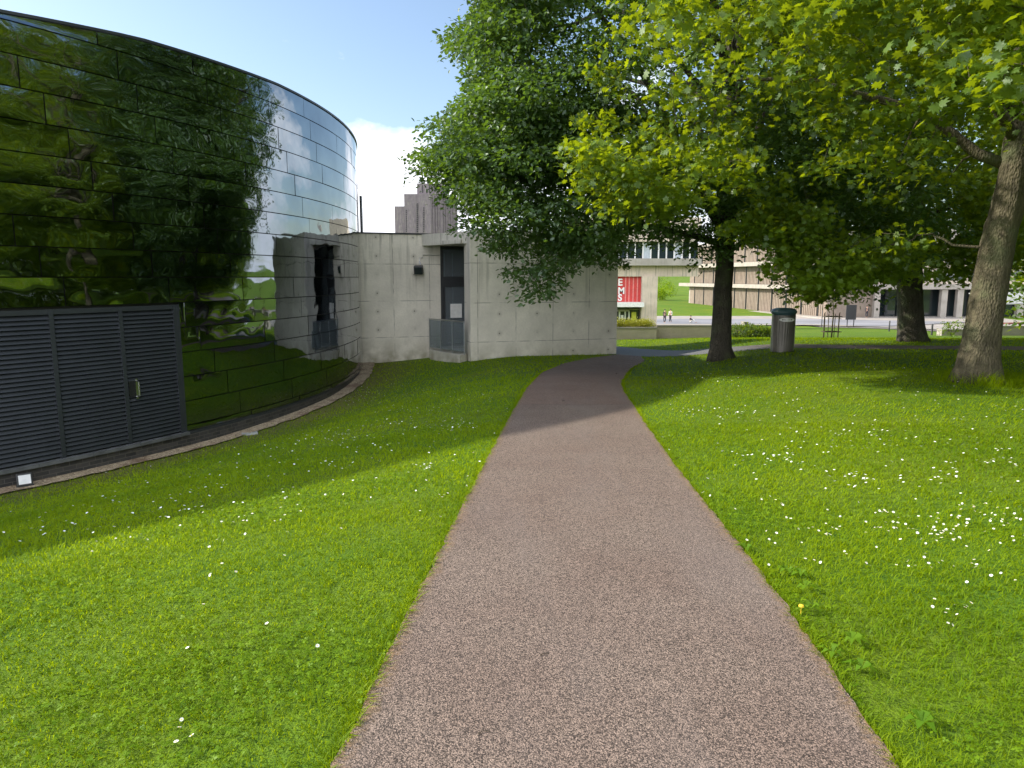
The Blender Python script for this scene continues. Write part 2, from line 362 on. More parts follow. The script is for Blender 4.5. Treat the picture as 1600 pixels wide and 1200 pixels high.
def dense(pts, step=.3):
    out = [pts[0]]
    for a, b in zip(pts[:-1], pts[1:]):
        n = max(1, int((Vector(b) - Vector(a)).length / step))
        for k in range(1, n + 1): out.append((a[0] + (b[0] - a[0]) * k / n, a[1] + (b[1] - a[1]) * k / n))
    return out
def resample(pts, n):
    p = np.array(pts); d = np.r_[0, np.cumsum(np.hypot(*np.diff(p, axis=0).T))]; t = np.linspace(0, d[-1], n)
    return np.stack([np.interp(t, d, p[:, 0]), np.interp(t, d, p[:, 1])], 1)
def smooth_line(pts, n=160):
    p = resample(pts, n)
    for _ in range(5): p[1:-1] = (p[:-2] + 2 * p[1:-1] + p[2:]) / 4
    return p
def sheet(name, A, B, off, m, cross=10):
    n = len(A); t = np.linspace(0, 1, cross + 1)
    P = A[:, None, :] * (1 - t)[None, :, None] + B[:, None, :] * t[None, :, None]
    z = G(P[..., 0], P[..., 1]) + off
    # turned-down rim
    V = np.concatenate([P, z[..., None]], -1); k = cross + 1
    i = (np.arange(n - 1)[:, None] * k + np.arange(cross)).ravel()
    return fast_mesh(name, V.reshape(-1, 3), np.stack([i, i + 1, i + k + 1, i + k], 1), np.full(len(i), 4), m, True, rnd=np.tile(np.abs(2 * t - 1), n))
gp = lambda *a: [tuple(on_ground(x, y)[:2]) for x, y in a]
Lp = [(-1.05, -6), (-.95, -1)] + gp((525, 1200), (598, 1040), (665, 905), (723, 790), (770, 700), (800, 645), (820, 610), (845, 583), (882, 568), (925, 559.5)) + [(3.76, 25.15)]
Rp = [(.95, -6), (.98, -1)] + gp((1400, 1200), (1305, 1060), (1218, 935), (1133, 825), (1060, 735), (1010, 665), (975, 612), (971, 597), (985, 577), (1008, 564)) + [(4.35, 24.1)]
Lc, Rc = smooth_line(Lp), smooth_line(Rp)
jag = lambda c, s: c + np.stack([np.interp(np.arange(len(c)), np.arange(0, len(c), 2), rng.normal(0, s, (len(c) + 1) // 2)), np.zeros(len(c))], 1)
Lc, Rc = jag(resample(Lc, 700), .006), jag(resample(Rc, 700), .006)
structure(sheet('path', Lc, Rc, .014, M['path'], 12))
near = smooth_line([(-6, 27.2), (3.76, 25.2), (4.35, 24.15), (5.4, 22.6), (6.5, 21.2), (9, 20.2), (14, 19.6), (30, 19.0)], 160)
far = smooth_line([(-6, 33), (3.9, 29.6), (5.3, 27.4), (6.4, 24.4), (7.5, 22.6), (10, 21.6), (15, 21.0), (30, 20.3)], 160)
structure(sheet('grey_path', near, far, .010, M['grey_path'], 14))
path_poly = [tuple(p) for p in Lc] + [tuple(p) for p in Rc[::-1]]
cross_poly = [tuple(p) for p in near] + [tuple(p) for p in far[::-1]]
# plaza and its pale kerb band
pe = np.array([(-40, 92), (5, 92), (20, 91), (38, 90.5), (43.5, 86), (40, 70), (36, 60), (33, 53), (36, 44), (44, 38), (58, 35)], float)
pe = smooth_line(pe, 140)
pf = np.stack([np.linspace(-40, 74, 140), np.full(140, 112.)], 1)
structure(sheet('plaza', pe, pf, .05, M['paving'], 30))
band0 = pe.copy(); band1 = pe + np.stack([np.full(140, 1.2), np.full(140, 1.0)], 1)
structure(sheet('kerb', band0 - .2, band1, .16, M['ledge'], 2))
sA = smooth_line([(12, 92.5), (36, 92.2), (44.5, 87.5)], 40); sB = smooth_line([(12, 104), (44, 104), (62, 97)], 40)
structure(sheet('paved_road', sA, sB, .12, M['slate_pav'], 24))
# gravel strip round the drum
CX, CY, RD = -23.5, 22.0, 18.5
th = np.radians(np.linspace(-80, 11.3, 140))
ci = lambda r: np.stack([CX + r * np.cos(th), CY + r * np.sin(th)], 1)
structure(sheet('gravel', ci(RD), ci(RD + .40) + rng.normal(0, .02, (140, 2)), .03, M['gravel'], 4))

# ------------------------------------------------------------------ drum building
def theta_px(px):
    u = (px - 800) / F; d = np.array([u, cp]); d /= np.hypot(*d)
    b = d @ np.array([-CX, -CY]); c = CX * CX + CY * CY - RD * RD
    t = -b - math.sqrt(b * b - c); p = d * t
    return math.atan2(p[1] - CY, p[0] - CX)
drum = empty('drum_building', (CX, CY, -1.9), 'curved drum-shaped building clad in rippling black mirror panels with louvred doors', 'building')
def arcpt(r, a, z): return (r * math.cos(a), r * math.sin(a), z + 1.9)      # local to the drum's empty
def ztop(a): return float(np.interp(math.degrees(math.atan2(math.sin(a), math.cos(a))), [-180, -120, -60, -33, -25.9, -13.7, 0], [6.06, 5.66, 5.66, 5.68, 5.90, 6.05, 6.06]))
def arc_solid(mb, r0, r1, z0, z1, a0, a1, n):
    A = [a0 + (a1 - a0) * i / n for i in range(n + 1)]; V = []
    for a in A:
        za, zb_ = (z0(a) if callable(z0) else z0), (z1(a) if callable(z1) else z1)
        V += [arcpt(r0, a, za), arcpt(r1, a, za), arcpt(r1, a, zb_), arcpt(r0, a, zb_)]
    Fs = []
    for i in range(n):
        b = 4 * i
        for k in range(4): Fs.append((b + k, b + (k + 1) % 4, b + 4 + (k + 1) % 4, b + 4 + k))
    Fs += [(0, 1, 2, 3), (4 * n + 3, 4 * n + 2, 4 * n + 1, 4 * n)]
    mb.add(V, Fs)
A0, A1 = R(-78), R(60)
ROW, PL, SH = .5, 2.02, .345
ZTOP, ZBOT = 5.72, -1.52
DR_A1 = theta_px(287); DR_TOP = 1.06
mb = MB(); arc_solid(mb, RD - .6, RD - .06, ZBOT - .9, lambda a: ztop(a) - .05, -PI, PI, 180); mb.build('wall', M['black'], drum)
mb = MB(); mb.prism([(math.cos(a) * (RD - .3), math.sin(a) * (RD - .3)) for a in np.linspace(0, 2 * PI, 97)[:-1]], ZTOP + 1.9 - .25, ZTOP + 1.9 - .1); mb.build('roof', M['coping'], drum)
V = []; L = []; nb = 0
j0 = theta_px(222) * RD                              # a vertical joint of the top row
rows = [(5.6, 5.7, -1)] + [(5.6 - ROW * (i + 1), 5.6 - ROW * i, i) for i in range(15)]
NXp, NZp = 26, 9
for zl, zh, ri in rows:
    zl2 = max(zl, ZBOT)
    if zh <= ZBOT + .02: continue
    s0 = j0 + SH * (ri + 0) - (0)
    k0 = int((A0 * RD - s0) // PL); k1 = int((A1 * RD - s0) // PL) + 1
    for k in range(k0, k1):
        sa, sb = s0 + k * PL, s0 + (k + 1) * PL
        sa, sb = max(sa, A0 * RD), min(sb, A1 * RD)
        if zl < DR_TOP - .1:                          # leave the louvre opening free
            if sb <= DR_A1 * RD: continue
            sa = max(sa, DR_A1 * RD)
        if sb - sa < .12: continue
        g = .010
        s_ = np.linspace(sa + g, sb - g, NXp); z_ = np.linspace(zl2 + g, zh - g, NZp)
        S, Z = np.meshgrid(s_, z_)
        if ri == -1: zt_ = np.array([ztop(q_ / RD) for q_ in s_]) - g; Z = zl2 + g + (zt_ - zl2 - g)[None, :] * np.linspace(0, 1, NZp)[:, None]; zh = float(zt_.max())
        us = (S - sa) / (sb - sa); uz = (Z - zl2) / (zh - zl2)
        env = np.clip(np.minimum(us, 1 - us) * 7, 0, 1) ** .5 * np.sin(PI * uz) ** .6
        amp = .0042 * (1.0 + .5 * rng.random())
        cen = math.degrees((sa + sb) / 2 / RD)
        if cen > -19 : amp *= .27 + .1 * rng.random()
        ph = rng.random(6) * 6.28; fr = rng.uniform(5, 13, 3)
        d = np.sin(S * fr[0] + ph[0] + 1.2 * np.sin(Z * 7 + ph[3])) * .5 + np.sin(S * fr[1] + Z * rng.uniform(-6, 6) + ph[1]) * .3
        d = amp * env * (d + .35 * np.cos(Z * rng.uniform(6, 14) + ph[2])) + (-1 if rng.random() < .25 else 1) * rng.uniform(.008, .0125) * (1 if cen < -19 else .2) * (4 * uz * (1 - uz)) * (1 - (2 * us - 1) ** 4)
        d += rng.normal(0, .0035) * (uz - .5) + rng.normal(0, .006) * (us - .5)
        a = S / RD; r = RD + d
        V.append(np.stack([r * np.cos(a), r * np.sin(a), Z + 1.9], -1).reshape(-1, 3))
        i = (np.arange(NZp - 1)[:, None] * NXp + np.arange(NXp - 1)).ravel() + nb
        L.append(np.stack([i, i + 1, i + NXp + 1, i + NXp], 1)); nb += NXp * NZp
L = np.concatenate(L)
fast_mesh('cladding', np.concatenate(V), L, np.full(len(L), 4), M['mirror'], True, parent=drum)
mb = MB(); arc_solid(mb, RD - .5, RD + .03, lambda a: ztop(a) + .004, lambda a: ztop(a) + .05, -PI, PI, 240); mb.build('coping', M['louvre'], drum)
mb = MB(); arc_solid(mb, RD - .2, RD + .012, ZBOT - .06, ZBOT - .004, DR_A1, A1, 90); mb.build('sill', M['louvre'], drum)
# brick plinth with brick UVs
mb = MB(); arc_solid(mb, RD - .3, RD + .02, -2.3, ZBOT - .064, A0, A1, 150)
pl = mb.build('brick_plinth', M['brick'], drum)
uv = pl.data.uv_layers.new(name='UVMap')
for lp in pl.data.loops:
    c = pl.data.vertices[lp.vertex_index].co; uv.data[lp.index].uv = (math.atan2(c.y, c.x) * RD + 60, c.z)
mb = MB()
aa = A0
while aa < DR_A1 - .01:
    b = min(aa + .9 / RD, DR_A1); arc_solid(mb, RD - .28, RD + .085, ZBOT - .06, ZBOT + .0, aa + .0002, b - .0002, 3); aa = b
mb.build('ledge_stone', M['coping'], drum)
# louvred doors
edges = [theta_px(281), theta_px(197), theta_px(90), theta_px(-80), theta_px(-320)]
FR = .075 / RD
DZ0, DZ1 = ZBOT + .005, DR_TOP
for k in range(4):
    a1, a0 = edges[k], edges[k + 1]
    mb = MB(); a0i, a1i = a0 + FR * .6, a1 - FR * .6
    n = 32; pitch = (DZ1 - .09 - DZ0 - .03) / n
    for i in range(n):
        z = DZ0 + .03 + i * pitch; m_ = 6; V2 = []
        for q in range(m_ + 1):
            a = a0i + (a1i - a0i) * q / m_
            V2 += [arcpt(RD + .004, a, z), arcpt(RD - .052, a, z + pitch * .98), arcpt(RD - .056, a, z + pitch * .90), arcpt(RD - .004, a, z - .006)]
        Fs = [(4 * q + e, 4 * q + (e + 1) % 4, 4 * q + 4 + (e + 1) % 4, 4 * q + 4 + e) for q in range(m_) for e in range(4)]
        mb.add(V2, Fs)
    door = mb.build('louvred_door', M['louvre'], drum)
    f = MB()
    arc_solid(f, RD - .058, RD + .014, DZ0, DZ1, a1 - FR * .6, a1 + FR * .4, 2)
    arc_solid(f, RD - .055, RD + .010, DZ1 - .085, DZ1 - .002, a0 + FR * .45, a1 - FR * .62, 8)
    f.build('frame', M['louvre'], door)
    if k == 0:
        h = MB(); ah = edges[1] + .17 / RD
        arc_solid(h, RD - .02, RD + .006, -.63, -.33, ah - .12 / RD, ah + .0 / RD, 2); h.cur = 1
        h.tube([arcpt(RD + .0, ah + .035 / RD, -.65), arcpt(RD + .07, ah + .035 / RD, -.62), arcpt(RD + .07, ah + .035 / RD, -.36), arcpt(RD + .0, ah + .035 / RD, -.33)], .016, 8)
        arc_solid(h, RD - .0, RD + .012, -.68, -.30, ah + .012 / RD, ah + .06 / RD, 2)
        h.build('handle', [M['black'], M['steel']], door)
f = MB(); arc_solid(f, RD - .06, RD + .02, DZ0, DZ1, edges[0] + FR * .41, DR_A1 - .0002, 2); f.build('door_jamb', M['louvre'], drum)
mb = MB(); pa = math.atan2(26.2 - CY, -5.30 - CX); q = arcpt(RD + .10, pa, 0)
mb.box(q[0] - .03, q[0] + .03, q[1] - .1, q[1] + .1, 3.0 + 1.9, 4.45 + 1.9); mb.build('fin', M['louvre'], drum)

# ------------------------------------------------------------------ concrete gallery building
gal = empty('concrete_building', (-1.38, 23.9, 0), 'low board-marked concrete building with a recessed glass door beside the mirrored drum', 'building')
def wall_seg(name, p0, p1, th, z0, z1, m, parent=gal):
    """front face from p0 to p1, thickness goes away (left of direction)"""
    d = Vector((p1[0] - p0[0], p1[1] - p0[1])); L_ = d.length
    mb = MB(); mb.box(0, L_, 0, th, z0, z1)
    o = mb.build(name, m, parent); 
    o.location = Vector((p0[0], p0[1], 0)) - parent.location; o.rotation_euler = (0, 0, math.atan2(d.y, d.x)); return o
ZT = 3.13
FA, FB = (-1.38, 23.9), (3.71, 25.4)
fd = (Vector(FB) - Vector(FA)).normalized(); fn = Vector((-fd.y, fd.x))
wall_seg('wall', FA, FB, .9, -2.2, ZT, M['concrete'])
LA, LB = (-5.75, 25.45), (-2.62, 26.56)
wall_seg('wall', LA, LB, .35, -2.4, ZT - .02, M['concrete'])
SB = Vector(FB) + fn * .903
wall_seg('wall', tuple(SB), tuple(SB + fn * 2.6 - fd * .0), .0 + .35, -2.2, ZT - .03, M['concrete'])
P1 = Vector(FA) + fn * .0 + fd * .03
# lintel from the pier back to the left wall
la = Vector((-3.25, 26.30)); lb = Vector(FA) + fn * .45 - fd * .002
ld = (lb - la)
wall_seg('lintel', tuple(la), tuple(lb), .35, 2.72, ZT - .012, M['concrete_plain'])
mb = MB(); mb.prism([(-5.4, 26.1), (-3.1, 26.62), (-1.85, 24.75), (-1.3, 24.5), (3.4, 26.2), (2.9, 28.8), (-6.5, 28.8)], ZT - .28, ZT - .1); mb.v = [(a + 1.38, b - 23.9, c) for a, b, c in mb.v]; mb.build('roof', M['coping'], gal)
mb = MB(); mb.prism([(-3.1, 26.25), (-1.72, 24.0 + .42), (-1.5, 24.85), (.5, 26.0), (0, 27.6), (-2.6, 26.6)], 2.722, 2.85); mb.v = [(a + 1.38, b - 23.9, c) for a, b, c in mb.v]; mb.build('soffit', M['concrete_plain'], gal)
mb = MB(); mb.prism([(-3.05, 26.35), (-2.95, 25.75), (-1.75, 23.98), (-1.55, 24.3), (-1.5, 24.9), (.8, 25.8), (0, 27.5), (-2.6, 26.5)], -1.9, -1.0); mb.v = [(a + 1.38, b - 23.9, c) for a, b, c in mb.v]; mb.build('doorstep', M['concrete_plain'], gal)
mb = MB(); mb.prism([(-2.95, 26.5), (3.3, 28.3), (2.9, 28.9), (-5.5, 28.9)], -1.0, -.95); mb.v = [(a + 1.38, b - 23.9, c) for a, b, c in mb.v]; mb.build('floor_slab', M['concrete_plain'], gal)
wall_seg('wall', (-7.2, 28.9), (3.0, 28.9), .3, -2.2, ZT - .35, M['concrete_plain'])
# glass entrance behind the recess
gdir = Vector((.945, .33)).normalized(); ga = math.atan2(gdir.y, gdir.x); g0 = Vector((-2.62, 26.60))
dr = bpy.data.objects.new('glass_door', None); link(dr, gal); dr.location = (g0.x + 1.38, g0.y - 23.9, 0); dr.rotation_euler = (0, 0, ga)
mb = MB()
for x0, x1 in ((0, .09), (.98, 1.06), (1.95, 2.03), (2.9, 2.98)): mb.box(x0, x1, 0, .09, -.99, 2.70)
mb.box(.092, .978, .003, .087, 2.60, 2.70); mb.box(.092, .978, .003, .087, 1.25, 1.62); mb.box(.092, .978, .003, .087, -.985, -.86)
mb.box(.11, .17, .02, .08, -.85, 1.24); mb.box(.92, .97, .02, .08, -.85, 1.24)
mb.build('door_frame', M['dark_metal'], dr)
mb = MB(); mb.box(.1, .975, .040, .052, -.86, 1.25); mb.box(.1, .975, .040, .052, 1.62, 2.6); mb.box(1.065, 1.945, .04, .052, -.98, 2.69); mb.box(2.035, 2.895, .04, .052, -.98, 2.69); mb.build('glass', M['clear'], dr)
mb = MB(); mb.box(.36, .80, .020, .030, .1, .62); mb.build('notice', M['white'], dr)
mb = MB()
for x, w_ in ((.25, .035), (.42, .05), (.75, .03), (1.3, .06), (1.7, .04)): mb.box(x, x + w_, 1.2, 1.24, -.94, 2.5)
mb.build('reflection_strips', M['blind_reflection'], dr)  # pale strips standing in for reflections in the door glass
mb = MB(); mb.box(-.6, 4.2, 1.5, 1.6, -.94, 2.84); mb.box(.35, .95, 1.4, 1.45, 1.0, 2.4); mb.build('inner_wall', M['louvre'], dr)
# balustrade
rail = bpy.data.objects.new('railing', None); link(rail, gal)
b0 = Vector((-2.98, 25.9)) - Vector((-1.38, 23.9)); b1 = Vector((-1.60, 24.02)) - Vector((-1.38, 23.9))
mb = MB(); mb.tube([(*b0, .12), (*b1, .12)], .022, 8)
for t_ in (0, .34, .67, 1): p = b0.lerp(b1, t_); mb.tube([(*p, -1.0), (*p, .12)], .016, 6)
mb.tube([(*b0, -.92), (*b1, -.92)], .012, 6); mb.build('handrail', M['steel'], rail)
mb = MB(); dn = (b1 - b0).normalized(); nn = Vector((-dn.y, dn.x)) * .006
mb.add([(*(b0 + nn), -.9), (*(b1 + nn), -.9), (*(b1 + nn), .09), (*(b0 + nn), .09), (*(b0 - nn), -.9), (*(b1 - nn), -.9), (*(b1 - nn), .09), (*(b0 - nn), .09)],
       [(0, 1, 2, 3), (7, 6, 5, 4), (0, 4, 5, 1), (3, 2, 6, 7), (0, 3, 7, 4), (1, 5, 6, 2)])
mb.build('glass_panel', M['clear'], rail)
# cap along the left wall top
d_ = Vector((LB[0] - LA[0], LB[1] - LA[1])); mb = MB(); mb.box(0, d_.length, -.03, .38, ZT - .018, ZT + .03)
o = mb.build('coping', M['louvre'], gal); o.location = (LA[0] + 1.38, LA[1] - 23.9, 0); o.rotation_euler = (0, 0, math.atan2(d_.y, d_.x))

# floodlight on the wall
pw = Vector((-3.35, 26.30)); wa = math.atan2(d_.y, d_.x)
fl = empty('wall_floodlight', (pw.x, pw.y, 1.93), 'small black floodlight fixed high on the concrete wall beside the glass door', 'floodlight', rz=wa)
mb = MB(); mb.box(-.16, .16, -.30, -.12, -.15, .15, Matrix.Rotation(R(-22), 4, 'Z') @ Matrix.Rotation(R(20), 4, 'X')); mb.build('lamp_housing', M['dark_metal'], fl, bevel=.02)
mb = MB(); mb.box(-.125, .125, -.312, -.302, -.115, .115, Matrix.Rotation(R(-22), 4, 'Z') @ Matrix.Rotation(R(20), 4, 'X')); mb.build('lens', M['glass'], fl)
mb = MB(); mb.tube([(0, -.15, .1), (0, -.03, .24), (0, .0, .24)], .02, 6); mb.tube([(0, -.02, .24), (0, -.02, .36), (.12, -.02, .36), (.12, -.02, .46), (.75, -.02, .46)], .014, 6); mb.build('conduit', M['steel'], fl)
# floodlight on the ground at the drum's foot
ta = theta_px(13); q = Vector((CX + (RD + .24) * math.cos(ta), CY + (RD + .24) * math.sin(ta), 0)); q.z = float(G(q.x, q.y)) + .02
print('FLOOD', q)
fl = empty('ground_floodlight', q, 'small square floodlight with white lens on the gravel at the foot of the drum', 'floodlight', rz=R(40))
mb = MB(); mb.box(-.11, .11, -.04, .05, .02, .22, Matrix.Rotation(R(-12), 4, 'X')); mb.build('lamp_housing', M['dark_metal'], fl, bevel=.01)
mb = MB(); mb.box(-.085, .085, -.052, -.042, .045, .195, Matrix.Rotation(R(-12), 4, 'X')); mb.build('lens', M['lens'], fl)
mb = MB(); mb.box(-.12, .12, -.03, .10, 0.0, .03); mb.build('bracket', M['dark_metal'], fl)
# drain cover, bare earth
q = on_ground(390, 678); mb = MB(); mb.prism([(-.17, -.13), (.17, -.13), (.17, .13), (-.17, .13)], -.04, .03)
tag(mb.build('drain_cover', M['cover'], loc=q, rz=.4, bevel=.008), 'small grey stone drain cover lying in the lawn near the drum', 'drain cover')

# ------------------------------------------------------------------ far buildings
tw = empty('tower_block', (0, 300, -2), 'tall stepped grey concrete tower with slit windows behind the concrete building', 'building')
def tbox(x0, x1, ytop, y0, y1, name='wall', m='tower_conc'):
    a = at(x0, ytop, 300); b = at(x1, ytop, 300); mb = MB(); mb.box(a.x, b.x, y0 - 300, y1 - 300, -6, a.z + 2); return mb.build(name, M[m], tw)
tbox(616, 632.2, 322, 300.6, 318); tbox(631.2, 652, 303, 300, 322); tbox(649.8, 690, 285, 303, 325)
tbox(651.9, 673, 303.3, 299.6, 320)
mb = MB(); a = at(673, 304, 300); b = at(712, 304, 300)
mb.prism([(a.x, .2), (b.x, 9), (b.x - 4, 24), (a.x - 1, 20)], -6, a.z + 1.7); mb.build('wall', M['tower_conc'], tw)
def slots(px, y0, y1, n, w_=1.3, yy=-.5, gap=.35):
    for i in range(n):
        ya = y0 + (y1 - y0) * i / n; yb = ya + (y1 - y0) / n * (1 - gap); a = at(px - w_ / 2, ya, 300); b = at(px + w_ / 2, yb, 300)
        mb = MB(); mb.box(a.x, b.x, yy, yy + .3, b.z + 2, a.z + 2); mb.build('window', M['black'], tw)
slots(635, 328, 364, 12, 1.5, -.15); slots(652.6, 318, 364, 15, 2.2, -.75); slots(662.5, 324, 364, 11, 1.4, -.75)
for i in range(10):
    px = 676 + i * 3.7; a = at(px, 304, 300); f_ = (px - 673) / 39; mb = MB(); mb.box(a.x, a.x + .35, 9 * f_ - .3, 9 * f_ + .9, -6, a.z + 2.2); mb.build('fin', M['tower_conc'], tw)
for px in (658, 669): a = at(px, 288, 300); b = at(px + 1.6, 300, 300); mb = MB(); mb.box(a.x, b.x, 2.85, 3.1, b.z + 2, a.z + 2); mb.build('window', M['black'], tw)

# bridging block with the red banner, Y = 75
YB = 75
br = empty('bridge_building', (0, YB, -4), 'beige concrete building on piers with windows above a red banner', 'building')
def bb(name, m, x0, x1, yt, yb, d0, d1, parent=br, Y=YB, zoff=4, ox=0):
    a = at(x0, yt, Y); b = at(x1, yb, Y); mb = MB(); mb.box(a.x, b.x, d0, d1, b.z + zoff, a.z + zoff); return mb.build(name, M[m], parent)
bb('pier', 'far_stone', 1003.5, 1025, 431.9, 535, 0, 6)
bb('pier', 'far_stone', 880, 897, 431.9, 540, 0, 6)
bb('beam', 'far_stone', 880, 1092, 415, 432, .25, 6)
bb('ledge', 'ledge', 878, 1094, 404, 414.9, -.5, 6)
bb('parapet', 'far_stone', 878, 1094, 340, 377.5, -.2, 6)
bb('inner_wall', 'louvre', 880, 1090, 377.6, 403.9, 3.2, 3.5)
for i in range(17):
    x = 882 + i * 12.3
    wv = bb('window', 'white', x, x + 1.2, 377.6, 403.9, .3, .5)
    bb('pane', 'glass' if i % 4 != 2 else 'blind_reflection', x + 1.25, x + 12.2, 377.6, 403.9, .42, .46, parent=wv)
# banner + letters
bn = bb('banner', 'red', 958, 1003.4, 432.1, 472, .6, .8)
for x in (978.5, 984, 990.5, 997): bb('stripe', 'pink', x, x + .7, 432.2, 471.9, .57, .6, parent=bn)
def text(body, loc, size, m, parent, rot=(PI / 2, 0, 0), name='lettering', ext=.01):
    c = bpy.data.curves.new(name, 'FONT'); c.body = body; c.size = size; c.extrude = ext; c.align_x = 'LEFT'; c.offset = size * .03
    tmp = bpy.data.objects.new(name, c); link(tmp); bpy.context.view_layer.update()
    me = bpy.data.meshes.new_from_object(tmp.evaluated_get(bpy.context.evaluated_depsgraph_get())); bpy.data.objects.remove(tmp)
    me.materials.clear(); me.materials.append(M[m]); o = bpy.data.objects.new(name, me); o.location = loc; o.rotation_euler = rot; return link(o, parent)
for ch, yb_, sz in (('E', 446, .98), ('M', 459, .92), ('S', 470, .95)):
    a = at(966.5, yb_, YB); text(ch, (a.x, .55, a.z + 4), sz, 'white', bn)
bb('canopy', 'white', 940, 1003.3, 472.1, 479, -1.2, .7)
bb('shop_wall', 'glass', 940, 1003.4, 479.1, 530, 1.0, 1.2)
bb('fascia', 'ledge', 940, 984, 484, 487, .3, .9); bb('fascia', 'ledge', 985, 1003, 483, 484, .4, .9)
for x in (968.5, 977.5, 983.5): bb('door_post', 'white', x, x + 1.1, 487.1, 530, .6, .9)
bb('notice', 'yellow', 988.5, 995, 488, 505, .5, .9); bb('notice', 'white', 971.5, 975.5, 493, 500, .6, .95)

# long ribbed building (three storeys), plane from A to B
def far_pt(px, Y): return Vector(((px - 800) / F * Y * 1.005, Y))
pA = Vector((38.2, 160)); pB = Vector((47.2, 108)); ld_ = (pB - pA).normalized(); Ll = (pB - pA).length
lb_ = empty('ribbed_building', (pA.x, pA.y, -4.6), 'long brown ribbed concrete building with pale horizontal ledges across the plaza', 'building', rz=math.atan2(ld_.y, ld_.x))
# local x runs towards the camera, local +y away from the lawn (right), -y faces the lawn -> face at y=0
def lbx(name, m, x0, x1, y0, y1, z0, z1, parent=lb_): mb = MB(); mb.box(x0, x1, y0, y1, z0, z1); return mb.build(name, M[m], parent)
lbx('wall', 'far_panel', 3, Ll, .0, 8, 0, 4.25); lbx('wall', 'far_panel', 3, Ll, -.15, 8, 4.95, 8.1); lbx('wall', 'far_panel', 3, Ll, -.6, 8, 8.85, 12.2)
lbx('ledge', 'ledge', -.5, Ll, -1.2, 8.1, 4.26, 4.94); lbx('ledge', 'ledge', -1.5, Ll, -1.7, 8.1, 8.11, 8.84); lbx('roof', 'ledge', 0, Ll, -1, 8.2, 12.21, 12.9)
for k in range(3):
    mb = MB(); mb.lathe([(2.6 - .2 * k, [0, 4.95, 8.85][k]), (2.6 - .2 * k, [4.25, 8.1, 12.2][k])], (3, 2.6, 0), 28); mb.build('stair_drum', M['ledge'], lb_, True)
for s_ in range(int((Ll - 6) / 1.5)):
    x = 5.5 + s_ * 1.5
    for z0, z1, yy in ((.02, 4.24, 0), (4.96, 8.09, -.15), (8.86, 12.19, -.6)):
        if s_ % 3 == 0: lbx('fin', 'black', x, x + .34, yy - .17, yy + .3, z0, z1)
mb = MB()
for s_ in range(int((Ll - 6) / .5)):
    x = 5.5 + s_ * .5
    for z0, z1, yy in ((.02, 4.24, 0), (4.96, 8.09, -.15), (8.86, 12.19, -.6)): mb.box(x, x + .34, yy - .14, yy - .001, z0 + .05, z1 - .05)
mb.build('ribbed_cladding', M['far_panel'], lb_)
mb = MB(); mb.box(-2, Ll + 4, -2.4, -.2, 0.0, .32); mb.build('plinth', M['ledge'], lb_)
# colonnade block facing the camera, Y = 108
cb = empty('colonnade_building', (0, 109, -4.6), 'pale building with white columns and dark glazed ground floor beyond the trees', 'building')
def cbx(name, m, x0, x1, yt, yb, d0, d1, parent=cb): return bb(name, m, x0, x1, yt, yb, d0, d1, parent, 109, 4.6)
cbx('wall', 'far_stone', 1283, 1700, 381, 444, 1.5, 9); cbx('beam', 'ledge', 1280, 1700, 444.1, 452, -.6, 9)
cbx('roof', 'ledge', 1280, 1700, 355, 380.9, 0, 9)
cbx('wall', 'far_stone', 1283, 1308, 452.1, 497, 2, 9); cbx('wall', 'far_stone', 1335, 1345, 452.1, 497, 2, 9); cbx('wall', 'far_stone', 1353, 1382, 452.1, 497, 2, 9)
cbx('glazing', 'glass', 1308.1, 1700, 452.1, 497, 3.2, 3.5)
for x in (1320, 1400, 1420, 1440, 1455, 1486, 1515, 1535, 1560, 1580, 1610): cbx('mullion', 'louvre', x, x + .9, 452.1, 497, 2.9, 3.15)
for x in (1366, 1408, 1470, 1495, 1524, 1553, 1590, 1630): cbx('column', 'ledge', x, x + 5.2, 452.1, 498, -.4, .3)
for i in range(22):
    x = 1290 + i * 18; cbx('window', 'glass', x, x + 11, 392, 412, 1.42, 1.49); 
for i in range(22):
    x = 1290 + i * 18; cbx('window', 'glass', x, x + 11, 422, 438, 1.42, 1.49)

# ------------------------------------------------------------------ retaining walls, hedge, mound, steps
YR = 34
def gbox(name, m, px0, px1, Y, ytop, depth, label, cat, group=None, base=None):
    a = at(px0, ytop, Y); b = at(px1, ytop, Y); e = empty(name, ((a.x + b.x) / 2, Y, float(G((a.x + b.x) / 2, Y))), label, cat, group)
    h = a.z - e.location.z; wd = (b.x - a.x) / 2
    mb = MB(); mb.box(-wd, wd, 0, depth, -.6, h - .06); mb.build('wall', M[m], e)
    mb = MB(); mb.box(-wd - .02, wd + .02, -.03, depth + .02, h - .06, h); mb.build('coping', M['ledge'], e); return e, wd, h
pe_, pw_, ph_ = gbox('planter', 'far_stone', 940, 1026.4, YR, 511.5, 1.3, 'long beige concrete planter holding a clipped yellow hedge', 'planter')
gbox('retaining_wall', 'far_stone', 1026.8, 1163, YR + .4, 508, .4, 'low beige retaining wall to the right of the hedge planter', 'wall')
gbox('end_block', 'ledge', 1163.5, 1169, YR + .2, 503, .5, 'pale concrete end post at the right end of the retaining wall', 'post')

